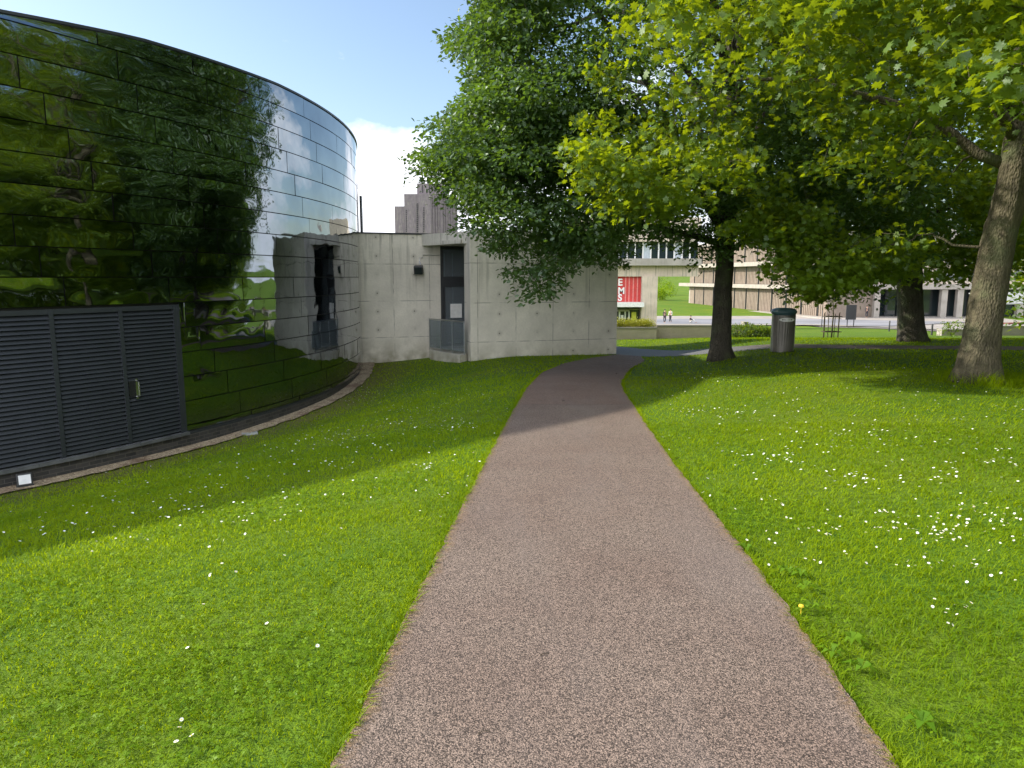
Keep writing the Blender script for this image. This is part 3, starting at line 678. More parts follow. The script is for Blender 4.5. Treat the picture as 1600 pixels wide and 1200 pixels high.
def leaf_cloud(centres, rad, per, size, kind='diamond', flat=.35, up=.8, outdir=None, seed=0, droop=.0):
    """leaf polygons round each cluster centre; returns verts, loops, sizes, rnd"""
    r = np.random.default_rng(seed); n = len(centres) * per
    C = np.repeat(centres, per, 0); tilt = np.repeat(r.normal(0, .22, (len(centres), 2)), per, 0)
    ang = r.random(n) * 2 * PI; rr = np.sqrt(r.random(n)) * rad * np.repeat(r.uniform(.7, 1.25, len(centres)), per)
    off = np.stack([rr * np.cos(ang), rr * np.sin(ang), r.normal(0, 1, n) * rad * flat], 1)
    off[:, 2] += off[:, 0] * tilt[:, 0] + off[:, 1] * tilt[:, 1] - droop * (rr / rad) ** 2 * rad
    P = C + off
    N = r.normal(0, 1, (n, 3)) * .55; N[:, 2] += up; N /= np.linalg.norm(N, axis=1)[:, None]
    D = off / (np.linalg.norm(off, axis=1)[:, None] + 1e-6) + r.normal(0, .5, (n, 3)); D[:, 2] -= .35
    D -= N * (D * N).sum(1)[:, None]; D /= np.linalg.norm(D, axis=1)[:, None] + 1e-9
    S = np.cross(N, D); s = size * r.uniform(.6, 1.25, n)[:, None]
    if kind == 'diamond':
        tpl = [(0, 0, 0), (.45, .30, .05), (1, 0, -.05), (.45, -.30, .05)]; polys = [[0, 1, 2], [0, 2, 3]]
    elif kind == 'oval':
        tpl = [(0, 0, 0), (.3, .27, .05), (.72, .22, .03), (1, 0, -.08), (.72, -.22, .03), (.3, -.27, .05)]; polys = [[0, 1, 2, 3], [0, 3, 4, 5]]
    else:   # five-lobed maple leaf
        half = [(-.12, .20, .0), (-.04, .46, -.03), (.18, .29, .03), (.32, .66, -.06), (.46, .30, .02), (.74, .46, -.03), (.72, .15, .03)]
        tpl = [(.38, 0, .03), (0, 0, 0)] + half + [(1.0, 0, -.10)] + [(a, -b, c) for a, b, c in half[::-1]]
        nn_ = len(tpl) - 1; polys = [[0, 1 + k, 1 + (k + 1) % nn_] for k in range(nn_)]
    tpl = np.array(tpl); K = len(tpl)
    V = P[:, None, :] + s[:, None, :] * (tpl[None, :, 0:1] * D[:, None, :] + tpl[None, :, 1:2] * S[:, None, :] + tpl[None, :, 2:3] * N[:, None, :])
    fl_ = np.array([i for p in polys for i in p]); sz = np.array([len(p) for p in polys])
    L_ = (np.arange(n)[:, None] * K + fl_[None, :]).ravel()
    rn = np.repeat(np.clip(r.normal(.5, .22, n) + np.repeat(r.normal(0, .12, len(centres)), per), 0, 1), K)
    return V.reshape(-1, 3), L_, np.tile(sz, n), rn
def leaves(name, centres, rad, per, size, m, parent, kind='diamond', **k):
    V, L_, sz, rn = leaf_cloud(np.asarray(centres, float), rad, per, size, kind, **k)
    return fast_mesh(name, V, L_, sz, M[m], False, rn, parent)

hd = empty('hedge', (pe_.location.x, YR + .65, pe_.location.z + ph_ - .05), 'clipped yellow-green hedge growing in the beige planter', 'hedge')
leaves('foliage', np.stack([rng.uniform(-pw_ + .1, pw_ - .1, 420), rng.uniform(-.5, .5, 420), rng.uniform(.02, .30, 420)], 1), .12, 16, .07, 'hedge', hd, flat=.6, up=.3)
mb = MB()
for i in range(24): x = -pw_ + .2 + i * (2 * pw_ - .4) / 23; mb.tube([(x, 0, 0), (x + .03, .02, .22)], .012, 5)
mb.build('stem', M['stake'], hd)
# dark ivy mound beside the end post
q = at(1172, 521, 33.0); q = Vector((q.x, 33.2, float(G(q.x, 33.2))))
mo = empty('ivy_mound', q, 'low dark green ground-cover mound beside the retaining wall end', 'shrub')
c_ = rng.normal(0, 1, (260, 3)); c_ /= np.linalg.norm(c_, axis=1)[:, None]; c_ = c_ * np.array([1.25, .8, .50]); c_[:, 2] = np.abs(c_[:, 2])
leaves('foliage', c_, .16, 22, .09, 'leaf_mid', mo, flat=.5, up=.6)
mb = MB(); mb.lathe([(1.0, 0), (.9, .2), (.6, .36), (.01, .42)], n=14); mb.v = [(a, b * .7, c) for a, b, c in mb.v]; mb.build('stem_mass', M['bark_dark'], mo, True)

# ------------------------------------------------------------------ litter bin
q = on_ground(1222, 541.5); q = at(1222, 541.5, 19.6); bz = float(G(q.x, 19.6))
bn_ = empty('litter_bin', (q.x, 19.6, bz), 'tall round dark litter bin with a teal lid and white oval plate', 'litter bin')
mb = MB()
for k in range(30):
    a = 2 * PI * k / 30; a1 = a + 2 * PI / 30 * .84
    V2 = []
    for z, r_ in ((.05, .275), (.5, .29), (1.0, .295)):
        V2 += [(r_ * math.cos(a), r_ * math.sin(a), z), ((r_ + .006) * math.cos((a + a1) / 2), (r_ + .006) * math.sin((a + a1) / 2), z), (r_ * math.cos(a1), r_ * math.sin(a1), z)]
    mb.add(V2, [(0, 1, 4, 3), (1, 2, 5, 4), (3, 4, 7, 6), (4, 5, 8, 7)])
mb.lathe([(.27, .0), (.27, .05), (.283, .055), (.283, 1.0), (.30, 1.0)], n=40)
mb.build('body', M['bin'], bn_)
mb = MB(); mb.lathe([(.285, 1.0), (.30, 1.02), (.335, 1.06), (.34, 1.10), (.30, 1.16), (.2, 1.19), (.16, 1.185), (.14, 1.13), (.001, 1.13)], n=40); mb.build('lid', M['lid'], bn_, True)
mb = MB(); V2 = []
for k in range(28):
    a = 2 * PI * k / 28; dx, dz = .225 * math.cos(a), .055 * math.sin(a); al = -PI / 2 + dx / .31
    V2.append((.312 * math.cos(al), .312 * math.sin(al), .885 + dz))
V2.append((.0 * 1, -.315, .885)); mb.add(V2, [(k, (k + 1) % 28, 28) for k in range(28)])
V3 = [(x * .96, y * .96, z) for x, y, z in V2[:28]]; mb.add(V2[:28] + V3, [(k, (k + 1) % 28, 28 + (k + 1) % 28, 28 + k) for k in range(28)]); mb.build('plate', M['white'], bn_)
mb = MB()
for a in (PI * 1.02, PI * .5, 0): mb.box(.3 * math.cos(a) - .025, .3 * math.cos(a) + .025, .3 * math.sin(a) - .02, .3 * math.sin(a) + .02, 0, 1.02)
mb.build('strap', M['steel'], bn_)

# ------------------------------------------------------------------ sapling, guard, sign, posts, tables
q = at(1298, 528, 32); gz_ = float(G(q.x, 32))
tg = empty('tree_guard', (q.x, 32, gz_), 'tall tree guard of dark timber stakes round a thin sapling', 'tree guard')
for k, (dx, dy) in enumerate(((-.22, -.18), (.22, -.18), (-.22, .2), (.22, .2), (-.33, 0), (.33, .02))):
    mb = MB(); mb.tube([(dx, dy, -.1), (dx * 1.05, dy, 1.08 + .04 * (k % 3))], .017, 6); mb.build('stake', M['stake'], tg)
for z in (.28, .95): mb = MB(); mb.box(-.36, .36, -.24, -.20, z, z + .035); mb.box(-.36, .36, .2, .24, z, z + .035); mb.box(-.36, -.33, -.2, .2, z, z + .035); mb.box(.33, .36, -.2, .2, z, z + .035); mb.build('rail', M['stake'], tg)
sp_ = empty('sapling', (q.x + .03, 32, gz_), 'young thin sapling growing inside the timber guard', 'tree')
mb = MB(); mb.tube([(0, 0, -.1), (.02, 0, 1), (-.05, 0, 1.8), (.0, 0, 2.7)], [.035, .03, .02, .01], 7); mb.tube([(-.02, 0, 1.4), (.5, .1, 1.9), (1.0, .1, 2.1)], [.015, .01, .006], 5); mb.tube([(-.04, 0, 1.6), (-.5, .1, 1.95)], [.015, .006], 5); mb.build('trunk', M['bark'], sp_, True)
leaves('crown', rng.normal(0, 1, (50, 3)) * np.array([.55, .4, .4]) + np.array([0, 0, 2.4]), .25, 12, .09, 'leaf_maple', sp_)
q = at(1328.5, 509, 88); z0 = float(G(q.x, 88))
sg = empty('sign_board', (q.x, 88, z0), 'dark sign board standing on two legs at the edge of the plaza', 'sign')
mb = MB(); mb.box(-.62, .62, -.05, .05, .95, 2.75); mb.build('board', M['dark_metal'], sg)
for x in (-.4, .4): mb = MB(); mb.tube([(x, 0, -.2), (x, 0, .96)], .06, 8); mb.build('leg', M['dark_metal'], sg)
for px, py, Y, h, lab in ((1284, 505, 88, 2.1, 'slim dark post between the plaza and the tree guard'), (1389, 519, 60, .9, 'short grey bollard beside the dark trunk on the plaza edge'), (1456, 519, 45, .7, 'short thin bollard between the two right-hand trunks')):
    q = at(px, py, Y); z0 = float(G(q.x, Y)); mb = MB(); mb.lathe([(.055, -.2), (.055, h - .03), (.04, h), (.001, h + .01)], n=10)
    tag(mb.build('bollard', M['dark_metal'], loc=(q.x, Y, z0), smooth=True), lab, 'bollard')
# low white wall between trunks and terrace
gbox('low_wall', 'ledge', 1472, 1512, 42, 514.5, .5, 'low pale wall stub left of the leaning trunk', 'wall')
gbox('low_wall', 'ledge', 1565, 1760, 42, 509, 1.0, 'long low white wall right of the leaning trunk', 'wall')
def table(px, py, Y, lab, parasol=False):
    q = at(px, py, Y); z0 = at(px, py, Y).z; z0 = float(G(q.x, Y))
    t = empty('picnic_table', (q.x, Y, z0), lab, 'picnic table', 'picnic tables on the terrace', rz=.2)
    mb = MB()
    for i in range(5): mb.box(-1.0, 1.0, -.4 + i * .16, -.26 + i * .16, .72, .77)
    mb.build('tabletop', M['wood'], t)
    for s in (-1, 1): mb = MB(); mb.box(-1.0, 1.0, s * .72 - .13, s * .72 + .13, .43, .48); mb.build('bench', M['wood'], t)
    for s in (-.75, .75): mb = MB(); mb.box(s - .04, s + .04, -.8, .8, .36, .42); mb.tube([(s, -.62, 0), (s, -.2, .72)], .05, 4); mb.tube([(s, .62, 0), (s, .2, .72)], .05, 4); mb.build('leg', M['stake'], t)
    return t
for i, (px, Y) in enumerate(((1588, 45.5), (1612, 48.5))):
    table(px, 505, Y, ['red-brown picnic table just right of the leaning trunk, beside the white wall', 'red-brown picnic table cut by the right edge of the picture'][i])
q = at(1590, 483, 70); z0 = float(G(q.x, 70))
cn = empty('canopy', (q.x, 70, z0), 'grey fabric canopy over the picnic tables at the right edge', 'canopy')
mb = MB(); mb.add([(-3.0, -2, 2.6), (3.6, -2, 2.7), (3.6, 3, 3.6), (-3.0, 3, 3.5), (-3.0, -2, 2.5), (3.6, -2, 2.6), (3.6, 3, 3.5), (-3.0, 3, 3.4)], [(0, 1, 2, 3), (7, 6, 5, 4), (0, 4, 5, 1), (3, 2, 6, 7), (0, 3, 7, 4), (1, 5, 6, 2)]); mb.build('awning', M['cover'], cn)
for x in (-2.9, 3.5): mb = MB(); mb.tube([(x, -1.9, 0), (x, -1.9, 2.5)], .06, 8); mb.build('leg', M['white'], cn)
# small leafy plant at the wall stub
q = at(1488, 520, 38); q = Vector((q.x, 38, float(G(q.x, 38))))
sh = empty('shrub', q, 'small leafy shrub beside the low pale wall left of the leaning trunk', 'shrub')
mb = MB()
for a in range(6): mb.tube([(0, 0, 0), (.25 * math.cos(a), .2 * math.sin(a), .35), (.5 * math.cos(a), .3 * math.sin(a), .6)], [.02, .012, .006], 5)
mb.build('stem', M['bark_dark'], sh)
leaves('foliage', rng.normal(0, 1, (34, 3)) * np.array([.4, .25, .2]) + np.array([0, 0, .5]), .15, 12, .11, 'leaf_maple', sh)

# ------------------------------------------------------------------ people (far away, small)
def person(q, rz, top, leg, label, pose='stand', female=False):
    P_ = empty('person', q, label, 'person', rz=rz)
    if pose == 'stand':
        J = dict(pel=(0, 0, .93), sp=(0, .01, 1.15), ch=(0, 0, 1.35), nk=(0, -.01, 1.50), hd=(0, -.02, 1.60), ht=(0, -.02, 1.72))
        for s, sd in ((1, 'l'), (-1, 'r')):
            J['hip' + sd] = (.10 * s, 0, .88); J['kn' + sd] = (.11 * s, -.03 - .06 * s, .48); J['an' + sd] = (.11 * s, .02 + .05 * s, .08); J['to' + sd] = (.12 * s, -.13 + .05 * s, .03)
            J['sh' + sd] = (.19 * s, 0, 1.42); J['el' + sd] = (.25 * s, .03, 1.14); J['wr' + sd] = (.22 * s, -.10, .93); J['ha' + sd] = (.22 * s, -.14, .84)
    else:
        J = dict(pel=(0, 0, .16), sp=(0, .03, .36), ch=(0, 0, .56), nk=(0, -.04, .70), hd=(0, -.06, .80), ht=(0, -.07, .92))
        for s, sd in ((1, 'l'), (-1, 'r')):
            J['hip' + sd] = (.11 * s, -.02, .13); J['kn' + sd] = (.16 * s, -.42, .46); J['an' + sd] = (.14 * s, -.66, .08); J['to' + sd] = (.14 * s, -.84, .04)
            J['sh' + sd] = (.19 * s, 0, .62); J['el' + sd] = (.26 * s, -.18, .38); J['wr' + sd] = (.14 * s, -.38, .44); J['ha' + sd] = (.10 * s, -.45, .46)
    rad = dict(pel=.13, sp=.11, ch=.14, nk=.05, hd=.085, ht=.07, hip=.085, kn=.055, an=.04, to=.035, sh=.06, el=.042, wr=.03, ha=.035)
    E = [('pel', 'sp'), ('sp', 'ch'), ('ch', 'nk'), ('nk', 'hd'), ('hd', 'ht')]
    for s in 'lr': E += [('pel', 'hip' + s), ('hip' + s, 'kn' + s), ('kn' + s, 'an' + s), ('an' + s, 'to' + s), ('ch', 'sh' + s), ('sh' + s, 'el' + s), ('el' + s, 'wr' + s), ('wr' + s, 'ha' + s)]
    def skin(name, names, grow, m):
        ix = {n: i for i, n in enumerate(names)}; me = bpy.data.meshes.new(name)
        me.from_pydata([J[n] for n in names], [(ix[a], ix[b]) for a, b in E if a in ix and b in ix], [])
        o = bpy.data.objects.new(name, me); link(o, P_)
        md = o.modifiers.new('skin', 'SKIN'); sv = me.skin_vertices[0].data if me.skin_vertices else None
        if sv is None:
            bm = bmesh.new(); bm.from_mesh(me); bm.verts.layers.skin.verify(); bm.to_mesh(me); bm.free(); sv = me.skin_vertices[0].data
        for i, n in enumerate(names):
            r_ = rad[n if n in rad else n[:-1]] + grow; sv[i].radius = (r_, r_ * .85)
        sv[0].use_root = True
        o.modifiers.new('sub', 'SUBSURF').render_levels = 1
        dg = bpy.context.evaluated_depsgraph_get(); m2 = bpy.data.meshes.new_from_object(o.evaluated_get(dg)); o.modifiers.clear(); o.data = m2
        m2.materials.clear(); m2.materials.append(m); m2.polygons.foreach_set('use_smooth', [True] * len(m2.polygons)); return o
    skin('body', list(J), 0, M['skin'])
    skin('shirt', ['sp', 'ch', 'shl', 'shr', 'ell', 'elr', 'wrl', 'wrr'], .02, top)
    skin('trousers', ['pel', 'hipl', 'hipr', 'knl', 'knr', 'anl', 'anr'], .02, leg)
    h = J['ht']; mb = MB(); mb.lathe([(.001, .075), (.06, .06), (.095, 0), (.09, -.06), (.05, -.1)], (h[0], h[1] + .025, h[2]), 12); mb.build('hair', M['hair'], P_, True)
def pxg(px, Y): x = (px - 800) / F * Y * .993; return (x, Y, float(G(x, Y)) + .13)
person(pxg(1039.5, 95), .6, M['navy'], M['navy'], 'person in dark clothes standing with legs apart on the plaza behind the low wall')
person(pxg(1048.5, 96), -.8, M['pale'], M['navy'], 'person in a pale top standing beside the person in dark clothes')
person(pxg(1080, 95), 1.2, M['navy'], M['pale'], 'person sitting on the plaza paving left of the trunk', 'sit')
person(pxg(1356, 107), .3, M['navy'], M['navy'], 'person in black walking by the white column of the far building')

# ------------------------------------------------------------------ trees
KEEP = [(735, -400), (738, 8), (700, 22), (683, 45), (684, 66), (722, 82), (716, 120), (708, 158), (650, 176), (652, 188), (684, 208), (640, 224), (612, 238), (640, 258), (668, 282), (690, 300), (706, 322), (700, 352),
        (742, 372), (768, 390), (786, 430), (812, 456), (830, 448), (846, 412), (878, 404), (925, 402), (958, 394), (972, 428), (984, 404), (992, 372), (1018, 366), (1026, 408), (1040, 412), (1052, 388), (1068, 384), (1082, 418), (1100, 436),
        (1140, 356), (1165, 366), (1200, 372), (1230, 378), (1268, 388), (1222, 414), (1212, 436), (1232, 470), (1290, 480), (1330, 474), (1400, 474), (1452, 468), (1482, 438), (1505, 428), (1560, 458), (1620, 470), (2600, 500), (2600, -3000), (735, -3000)]
def keep(C, lim_shadow=True, shift=0):
    px, py = project(C); infr = (~np.isnan(px)) & (C[:, 1] > .5)
    ok = ~infr | in_poly(np.nan_to_num(px) - shift * (np.nan_to_num(px) < 900), np.nan_to_num(py) + np.where((np.nan_to_num(px) > 972) & (np.nan_to_num(px) < 1110), .8 * shift, -.3 * shift), KEEP) | (py < -60)
    ok &= ~((C[:, 1] < 7) & (C[:, 0] < 1.2)) & (np.linalg.norm(C - np.array([0, 0, 1.6]), axis=1) > 5.6)
    if lim_shadow:
        sh_ = (C[:, 2] + .25) / math.tan(SUN_EL); sx_ = C[:, 0] + sh_; C_y = C[:, 1] - sh_ * .12
        bad = (C_y > -1) & (C_y < 10.8) & (sx_ < np.minimum(.714 * C_y, 5.7) + .3) & (sx_ > -6)
        ok &= ~bad
    tt = (8.5 - C[:, 0]) / -sdir.x; zl = C[:, 2] + tt * -sdir.z; yl = C[:, 1] - tt * sdir.y
    ok &= ~((C[:, 0] < 8.3) & (np.abs(yl - 12.3) < .7) & (zl > -.6) & (zl < 2.2) & (np.random.default_rng(8).random(len(C)) < .72))
    return ok
def ell(n, c, r, zmin, shell=.42, seed=0):
    g = np.random.default_rng(seed); d = g.normal(0, 1, (n, 3)); d /= np.linalg.norm(d, axis=1)[:, None]
    rr = (shell ** 3 + (1 - shell ** 3) * g.random(n)) ** (1 / 3)
    C = np.array(c) + d * rr[:, None] * np.array(r); return C[C[:, 2] > zmin]
def clump(C, cell, frac, seed):
    """drop whole cells so that the crown gets gaps"""
    g = np.random.default_rng(seed); k = np.floor(C / cell).astype(int); h = (k[:, 0] * 73856093 ^ k[:, 1] * 19349663 ^ k[:, 2] * 83492791) % 997 / 997.
    return C[h > frac]
def tree(name, base, trunk, limbs, C, leafm, barkm, size, per, rad, kind, label, cat='tree', group=None, flare=1.5, sides=14, twigs=True, flat=.2, seed=1, burl=None, up=.8, ivy=False):
    e = empty(name, base, label, cat, group); g = random.Random(seed)
    B = Vector(base); mb = MB()
    pts = [Vector(p) - B for p, r in trunk]; rs = [r for p, r in trunk]
    PT, RT = [], []                                   # dense trunk with flare and wobble
    for i in range(len(pts) - 1):
        for k in range(6):
            t_ = k / 6; p = pts[i].lerp(pts[i + 1], t_); h = p.z
            PT.append(p + Vector((g.gauss(0, .006), g.gauss(0, .006), 0))); RT.append((rs[i] * (1 - t_) + rs[i + 1] * t_) * (1 + (flare - 1) * math.exp(-max(h, 0) / .28)) * (1 + g.gauss(0, .012)))
    PT.append(pts[-1]); RT.append(rs[-1]); i0 = len(mb.v); mb.tube(PT, RT, sides, True)
    for vi in range(i0, len(mb.v)):                   # root buttresses, ridges, burl
        x, y, z = mb.v[vi]; ri = (vi - i0) // sides; c = PT[ri]; a = math.atan2(y - c.y, x - c.x)
        k = 1 + .16 * math.exp(-max(z, 0) / .3) * math.sin(3 * a + seed) + .035 * math.sin(5 * a + z * 1.3) 
        if burl is not None:
            dd = (Vector((x, y, z)) - burl).length; k += .34 * math.exp(-(dd / .14) ** 2)
        mb.v[vi] = (c.x + (x - c.x) * k, c.y + (y - c.y) * k, z)
    skel = [(p, r) for p, r in zip(PT[len(PT) // 3:], RT[len(PT) // 3:])]
    for start, end, r0 in limbs:
        ex, ey = project(np.array(end)); q0 = 0
        while end[1] > 1 and not in_poly(ex - 30, ey, KEEP) and q0 < 6:
            end = Vector(start).lerp(Vector(end), .82); ex, ey = project(np.array(end)); q0 += 1
        a = Vector(start) - B; b = Vector(end) - B; n = 9; pp, rr = [], []
        side = Vector((g.gauss(0, 1), g.gauss(0, 1), g.gauss(0, .5))) * (b - a).length * .06; ph = g.random() * 6
        for k in range(n + 1):
            t_ = k / n; p = a.lerp(b, t_) + side * math.sin(PI * t_ * 1.6 + ph * .1) + Vector((0, 0, 1)) * (b - a).length * .10 * math.sin(PI * t_)
            if 0 < k < n: p += Vector((g.gauss(0, .05), g.gauss(0, .05), g.gauss(0, .05)))
            pp.append(p); rr.append(r0 * (1 - t_) ** .8 + .012)
        pp[0] = a; mb.tube(pp, rr, 9, True); skel += [(p, r) for p, r in zip(pp, rr)][1:]
    C = np.asarray(C) - np.array(base)
    if twigs:
        S = np.array([tuple(p) for p, r in skel]); Rr = np.array([r for p, r in skel])
        order = np.argsort([np.min(np.linalg.norm(S - c, axis=1)) for c in C])
        for oi in order:
            c = C[oi]; d = np.linalg.norm(S - c, axis=1) - Rr * 1.5; j = int(np.argmin(d))
            if d[j] > 3.4: continue
            a = Vector(S[j]); b = Vector(c); ln = (b - a).length
            if ln < .15: continue
            m_ = a.lerp(b, .5) + Vector((g.gauss(0, .08), g.gauss(0, .08), .10)) * ln
            r0 = min(Rr[j] * .7, .012 + .012 * ln); mb.tube([a, m_, b], [r0, r0 * .7, .005], 4, False)
            S = np.vstack([S, [tuple(m_), tuple(b)]]); Rr = np.r_[Rr, r0 * .7, .006]
    mb.build('trunk', M[barkm], e, True)
    leaves('crown', C, rad, per, size, leafm, e, kind, flat=flat, seed=seed, up=up, droop=.25)
    return e
def rand_limbs(top, c, r, n, r0, g, zmin=3):
    out = []
    for k in range(n):
        a = 2 * PI * k / n + g.uniform(-.3, .3); el_ = g.uniform(-.1, .8); q_ = g.uniform(.6, .85)
        e_ = Vector((c[0] + r[0] * q_ * math.cos(a) * math.cos(el_), c[1] + r[1] * q_ * math.sin(a) * math.cos(el_), max(zmin, c[2] + r[2] * q_ * math.sin(el_))))
        t_ = g.random(); s = Vector(top[0]).lerp(Vector(top[1]), t_); out.append((s, e_, r0 * g.uniform(.6, 1)))
    return out
g_ = random.Random(5)
# tree 2: dark hornbeam-like crown in front of the concrete wall
b2 = at(1125, 552, 19.3); b2.z = float(G(b2.x, 19.3)) - .05
c2, r2 = (4.0, 18.6, 8.2), (7.0, 5.4, 7.4)
C = np.concatenate([ell(2500, c2, r2, 1.2, .55, 2), ell(330, (-1.0, 17.0, 4.7), (2.6, 1.9, 1.5), 1, .0, 24), ell(160, (-1.0, 17, 7.6), (2.2, 1.6, 1.2), 1, .0, 25), ell(620, (.8, 17.4, 3.4), (3.4, 2.6, 2.6), .9, .1, 3), ell(460, (-.3, 17.6, 6.0), (3.4, 2.6, 2.4), 1.0, .1, 4), ell(330, (7.4, 17.5, 3.4), (2.8, 3, 2.4), 1.0, .1, 5),
                    ell(60, (-.5, 16.6, 8.6), (1.9, 1.4, 1.5), 1, .1, 14)])
C = clump(C, .9, .14, 1); C = C[keep(C, shift=26)]
tr2 = [((b2.x, b2.y, b2.z), .27), ((b2.x + .02, b2.y, 1.6), .235), ((b2.x + .05, b2.y, 3.5), .22), ((b2.x, b2.y, 6.5), .17), ((b2.x - .2, b2.y, 11), .08), ((b2.x - .2, b2.y, 14), .03)]
top2 = ((b2.x + .03, b2.y, 2.6), (b2.x, b2.y, 8))
lim2 = rand_limbs(top2, c2, r2, 14, .11, g_) + [(Vector((b2.x, b2.y, 2.4)), Vector((.8, 17.4, 2.9)), .08), (Vector((b2.x, b2.y, 3.3)), Vector((-1.9, 17.4, 5.2)), .09), (Vector((b2.x, b2.y, 2.2)), Vector((b2.x + 2.2, 18, 3.0)), .06)]
tree('hornbeam_tree', b2, tr2, lim2, C, 'leaf_dark', 'bark_dark', .115, 70, .52, 'oval', 'broad dark-leaved tree whose crown hangs over the concrete building, trunk right of the path', seed=2, up=.8, flat=.13)
# tree 3: dark forked trunk further right
b3 = at(1424, 531, 23.6); b3.z = float(G(b3.x, 23.6)) - .05
c3, r3 = (12.8, 24.0, 8.0), (7.0, 5.5, 7.0)
C = np.concatenate([ell(1500, c3, r3, 1.6, .5, 6), ell(190, (9.4, 21.6, 2.9), (3.2, 2.2, 2.1), .6, .05, 7), ell(150, (15.5, 22.6, 3.2), (3.4, 2, 1.8), 1.0, .15, 8)])
C = clump(C, 1.0, .2, 2); C = C[keep(C)]
p3 = lambda px, py: tuple(at(px, py, 23.6))
tr3 = [(tuple(b3), .40), (p3(1423, 480), .385), (p3(1420, 420), .38), (p3(1414, 380), .37), (p3(1400, 330), .26), (p3(1372, 270), .20), (p3(1350, 200), .16), (p3(1340, 60), .08)]
lim3 = [(Vector(p3(1416, 385)), Vector(p3(1452, 250)), .24), (Vector(p3(1450, 260)), Vector(p3(1462, 20)), .17), (Vector(p3(1414, 372)), Vector((17.5, 22.5, 4.6)), .13)]
lim3 += rand_limbs((p3(1400, 340), p3(1350, 160)), c3, r3, 9, .12, g_) + [(Vector(p3(1405, 372)), Vector((8.8, 21.6, 2.6)), .09), (Vector(p3(1398, 350)), Vector((7.6, 22, 5.2)), .10)]
tree('sycamore_tree', b3, tr3, lim3, C, 'leaf_maple', 'bark_dark', .145, 46, .52, 'maple', 'dark forked tree standing between the litter bin and the leaning trunk', seed=3, flare=1.35)
# tree C: near maple with the leaning trunk
YC = 12.4
bc = at(1524, 590, YC); bc.z = float(G(bc.x, YC)) - .05
pc = lambda px, py, Y=YC: tuple(at(px, py, Y))
cC, rC = (8.8, 12.0, 8.4), (8.6, 8.0, 6.6)
C = np.concatenate([ell(1900, cC, rC, 2.2, .45, 9),
                    ell(330, (2.6, 12.8, 4.3), (1.9, 1.6, 1.6), 1.0, .1, 10), ell(260, (4.6, 9.6, 5.2), (3.2, 2.8, 1.6), 2.0, .1, 11),
                    ell(260, (5.6, 7.2, 4.6), (2.6, 2.6, 1.5), 2.0, .1, 12), ell(150, (8.6, 10.0, 3.4), (3.0, 1.6, 1.2), 1.9, .1, 13), ell(120, (11.5, 14, 2.9), (2.6, 2, 1.3), 1.4, .1, 15)])
C = clump(clump(C, 1.0, .16, 3), 1.9, .24, 31); C = C[keep(C)]; px_, py_ = project(C); C = C[~((C[:, 1] > 1) & (px_ < np.interp(py_, [-200, 60, 150, 330], [960, 960, 915, 880])))]
px_, py_ = project(C)   # keep the lower right fairly open so that the trunk stays in view
trunkzone = (C[:, 1] < YC + .6) & (C[:, 1] > 1) & (np.abs(px_ - np.interp(py_, [260, 300, 450, 590], [1588, 1580, 1547, 1524])) < 62) & (py_ > 285)
lowr = (C[:, 1] > 1) & (C[:, 1] < YC + 1) & (py_ > 395) & (px_ > 1100)
C = C[~(trunkzone | lowr)]; C = np.concatenate([C, ell(46, (6.3, 13.7, 1.9), (1.5, .9, .5), 1.1, 0, 41), ell(40, (5.1, 13.9, 2.6), (.8, .8, .5), 1.1, 0, 42)])
trC = [(tuple(bc), .315), (pc(1535, 520), .285), (pc(1547, 450), .268), (pc(1558, 380), .258), (pc(1580, 300), .245), (pc(1600, 180), .22), (pc(1600, 40), .18), (pc(1580, -200), .1), (pc(1560, -400), .04)]
limC = [(Vector(pc(1592, 230)), Vector((4.4, 10.0, 5.9)), .085), (Vector(pc(1596, 200)), Vector((5.6, 7.6, 5.8)), .08), (Vector(pc(1583, 262)), Vector((3.6, 13.0, 4.9)), .085), (Vector(pc(1600, 180)), Vector((2.6, 10.6, 7.6)), .13),
        (Vector(pc(1562, 385)), Vector((6.6, 13.5, 2.1)), .014), (Vector(pc(1590, 250)), Vector((12.5, 9, 5.5)), .12)] + rand_limbs((pc(1600, 190), pc(1590, -100)), cC, rC, 9, .11, g_, 4)
tree('maple_tree', bc, trC, limC, C, 'leaf_maple', 'bark', .10, 56, .42, 'maple', 'near maple with a leaning grey trunk on the right and bright hanging leaves', seed=4, flare=1.42, sides=28,
     burl=Vector(pc(1518, 517)) - Vector(bc) + Vector((0, -.2, 0)), flat=.22)
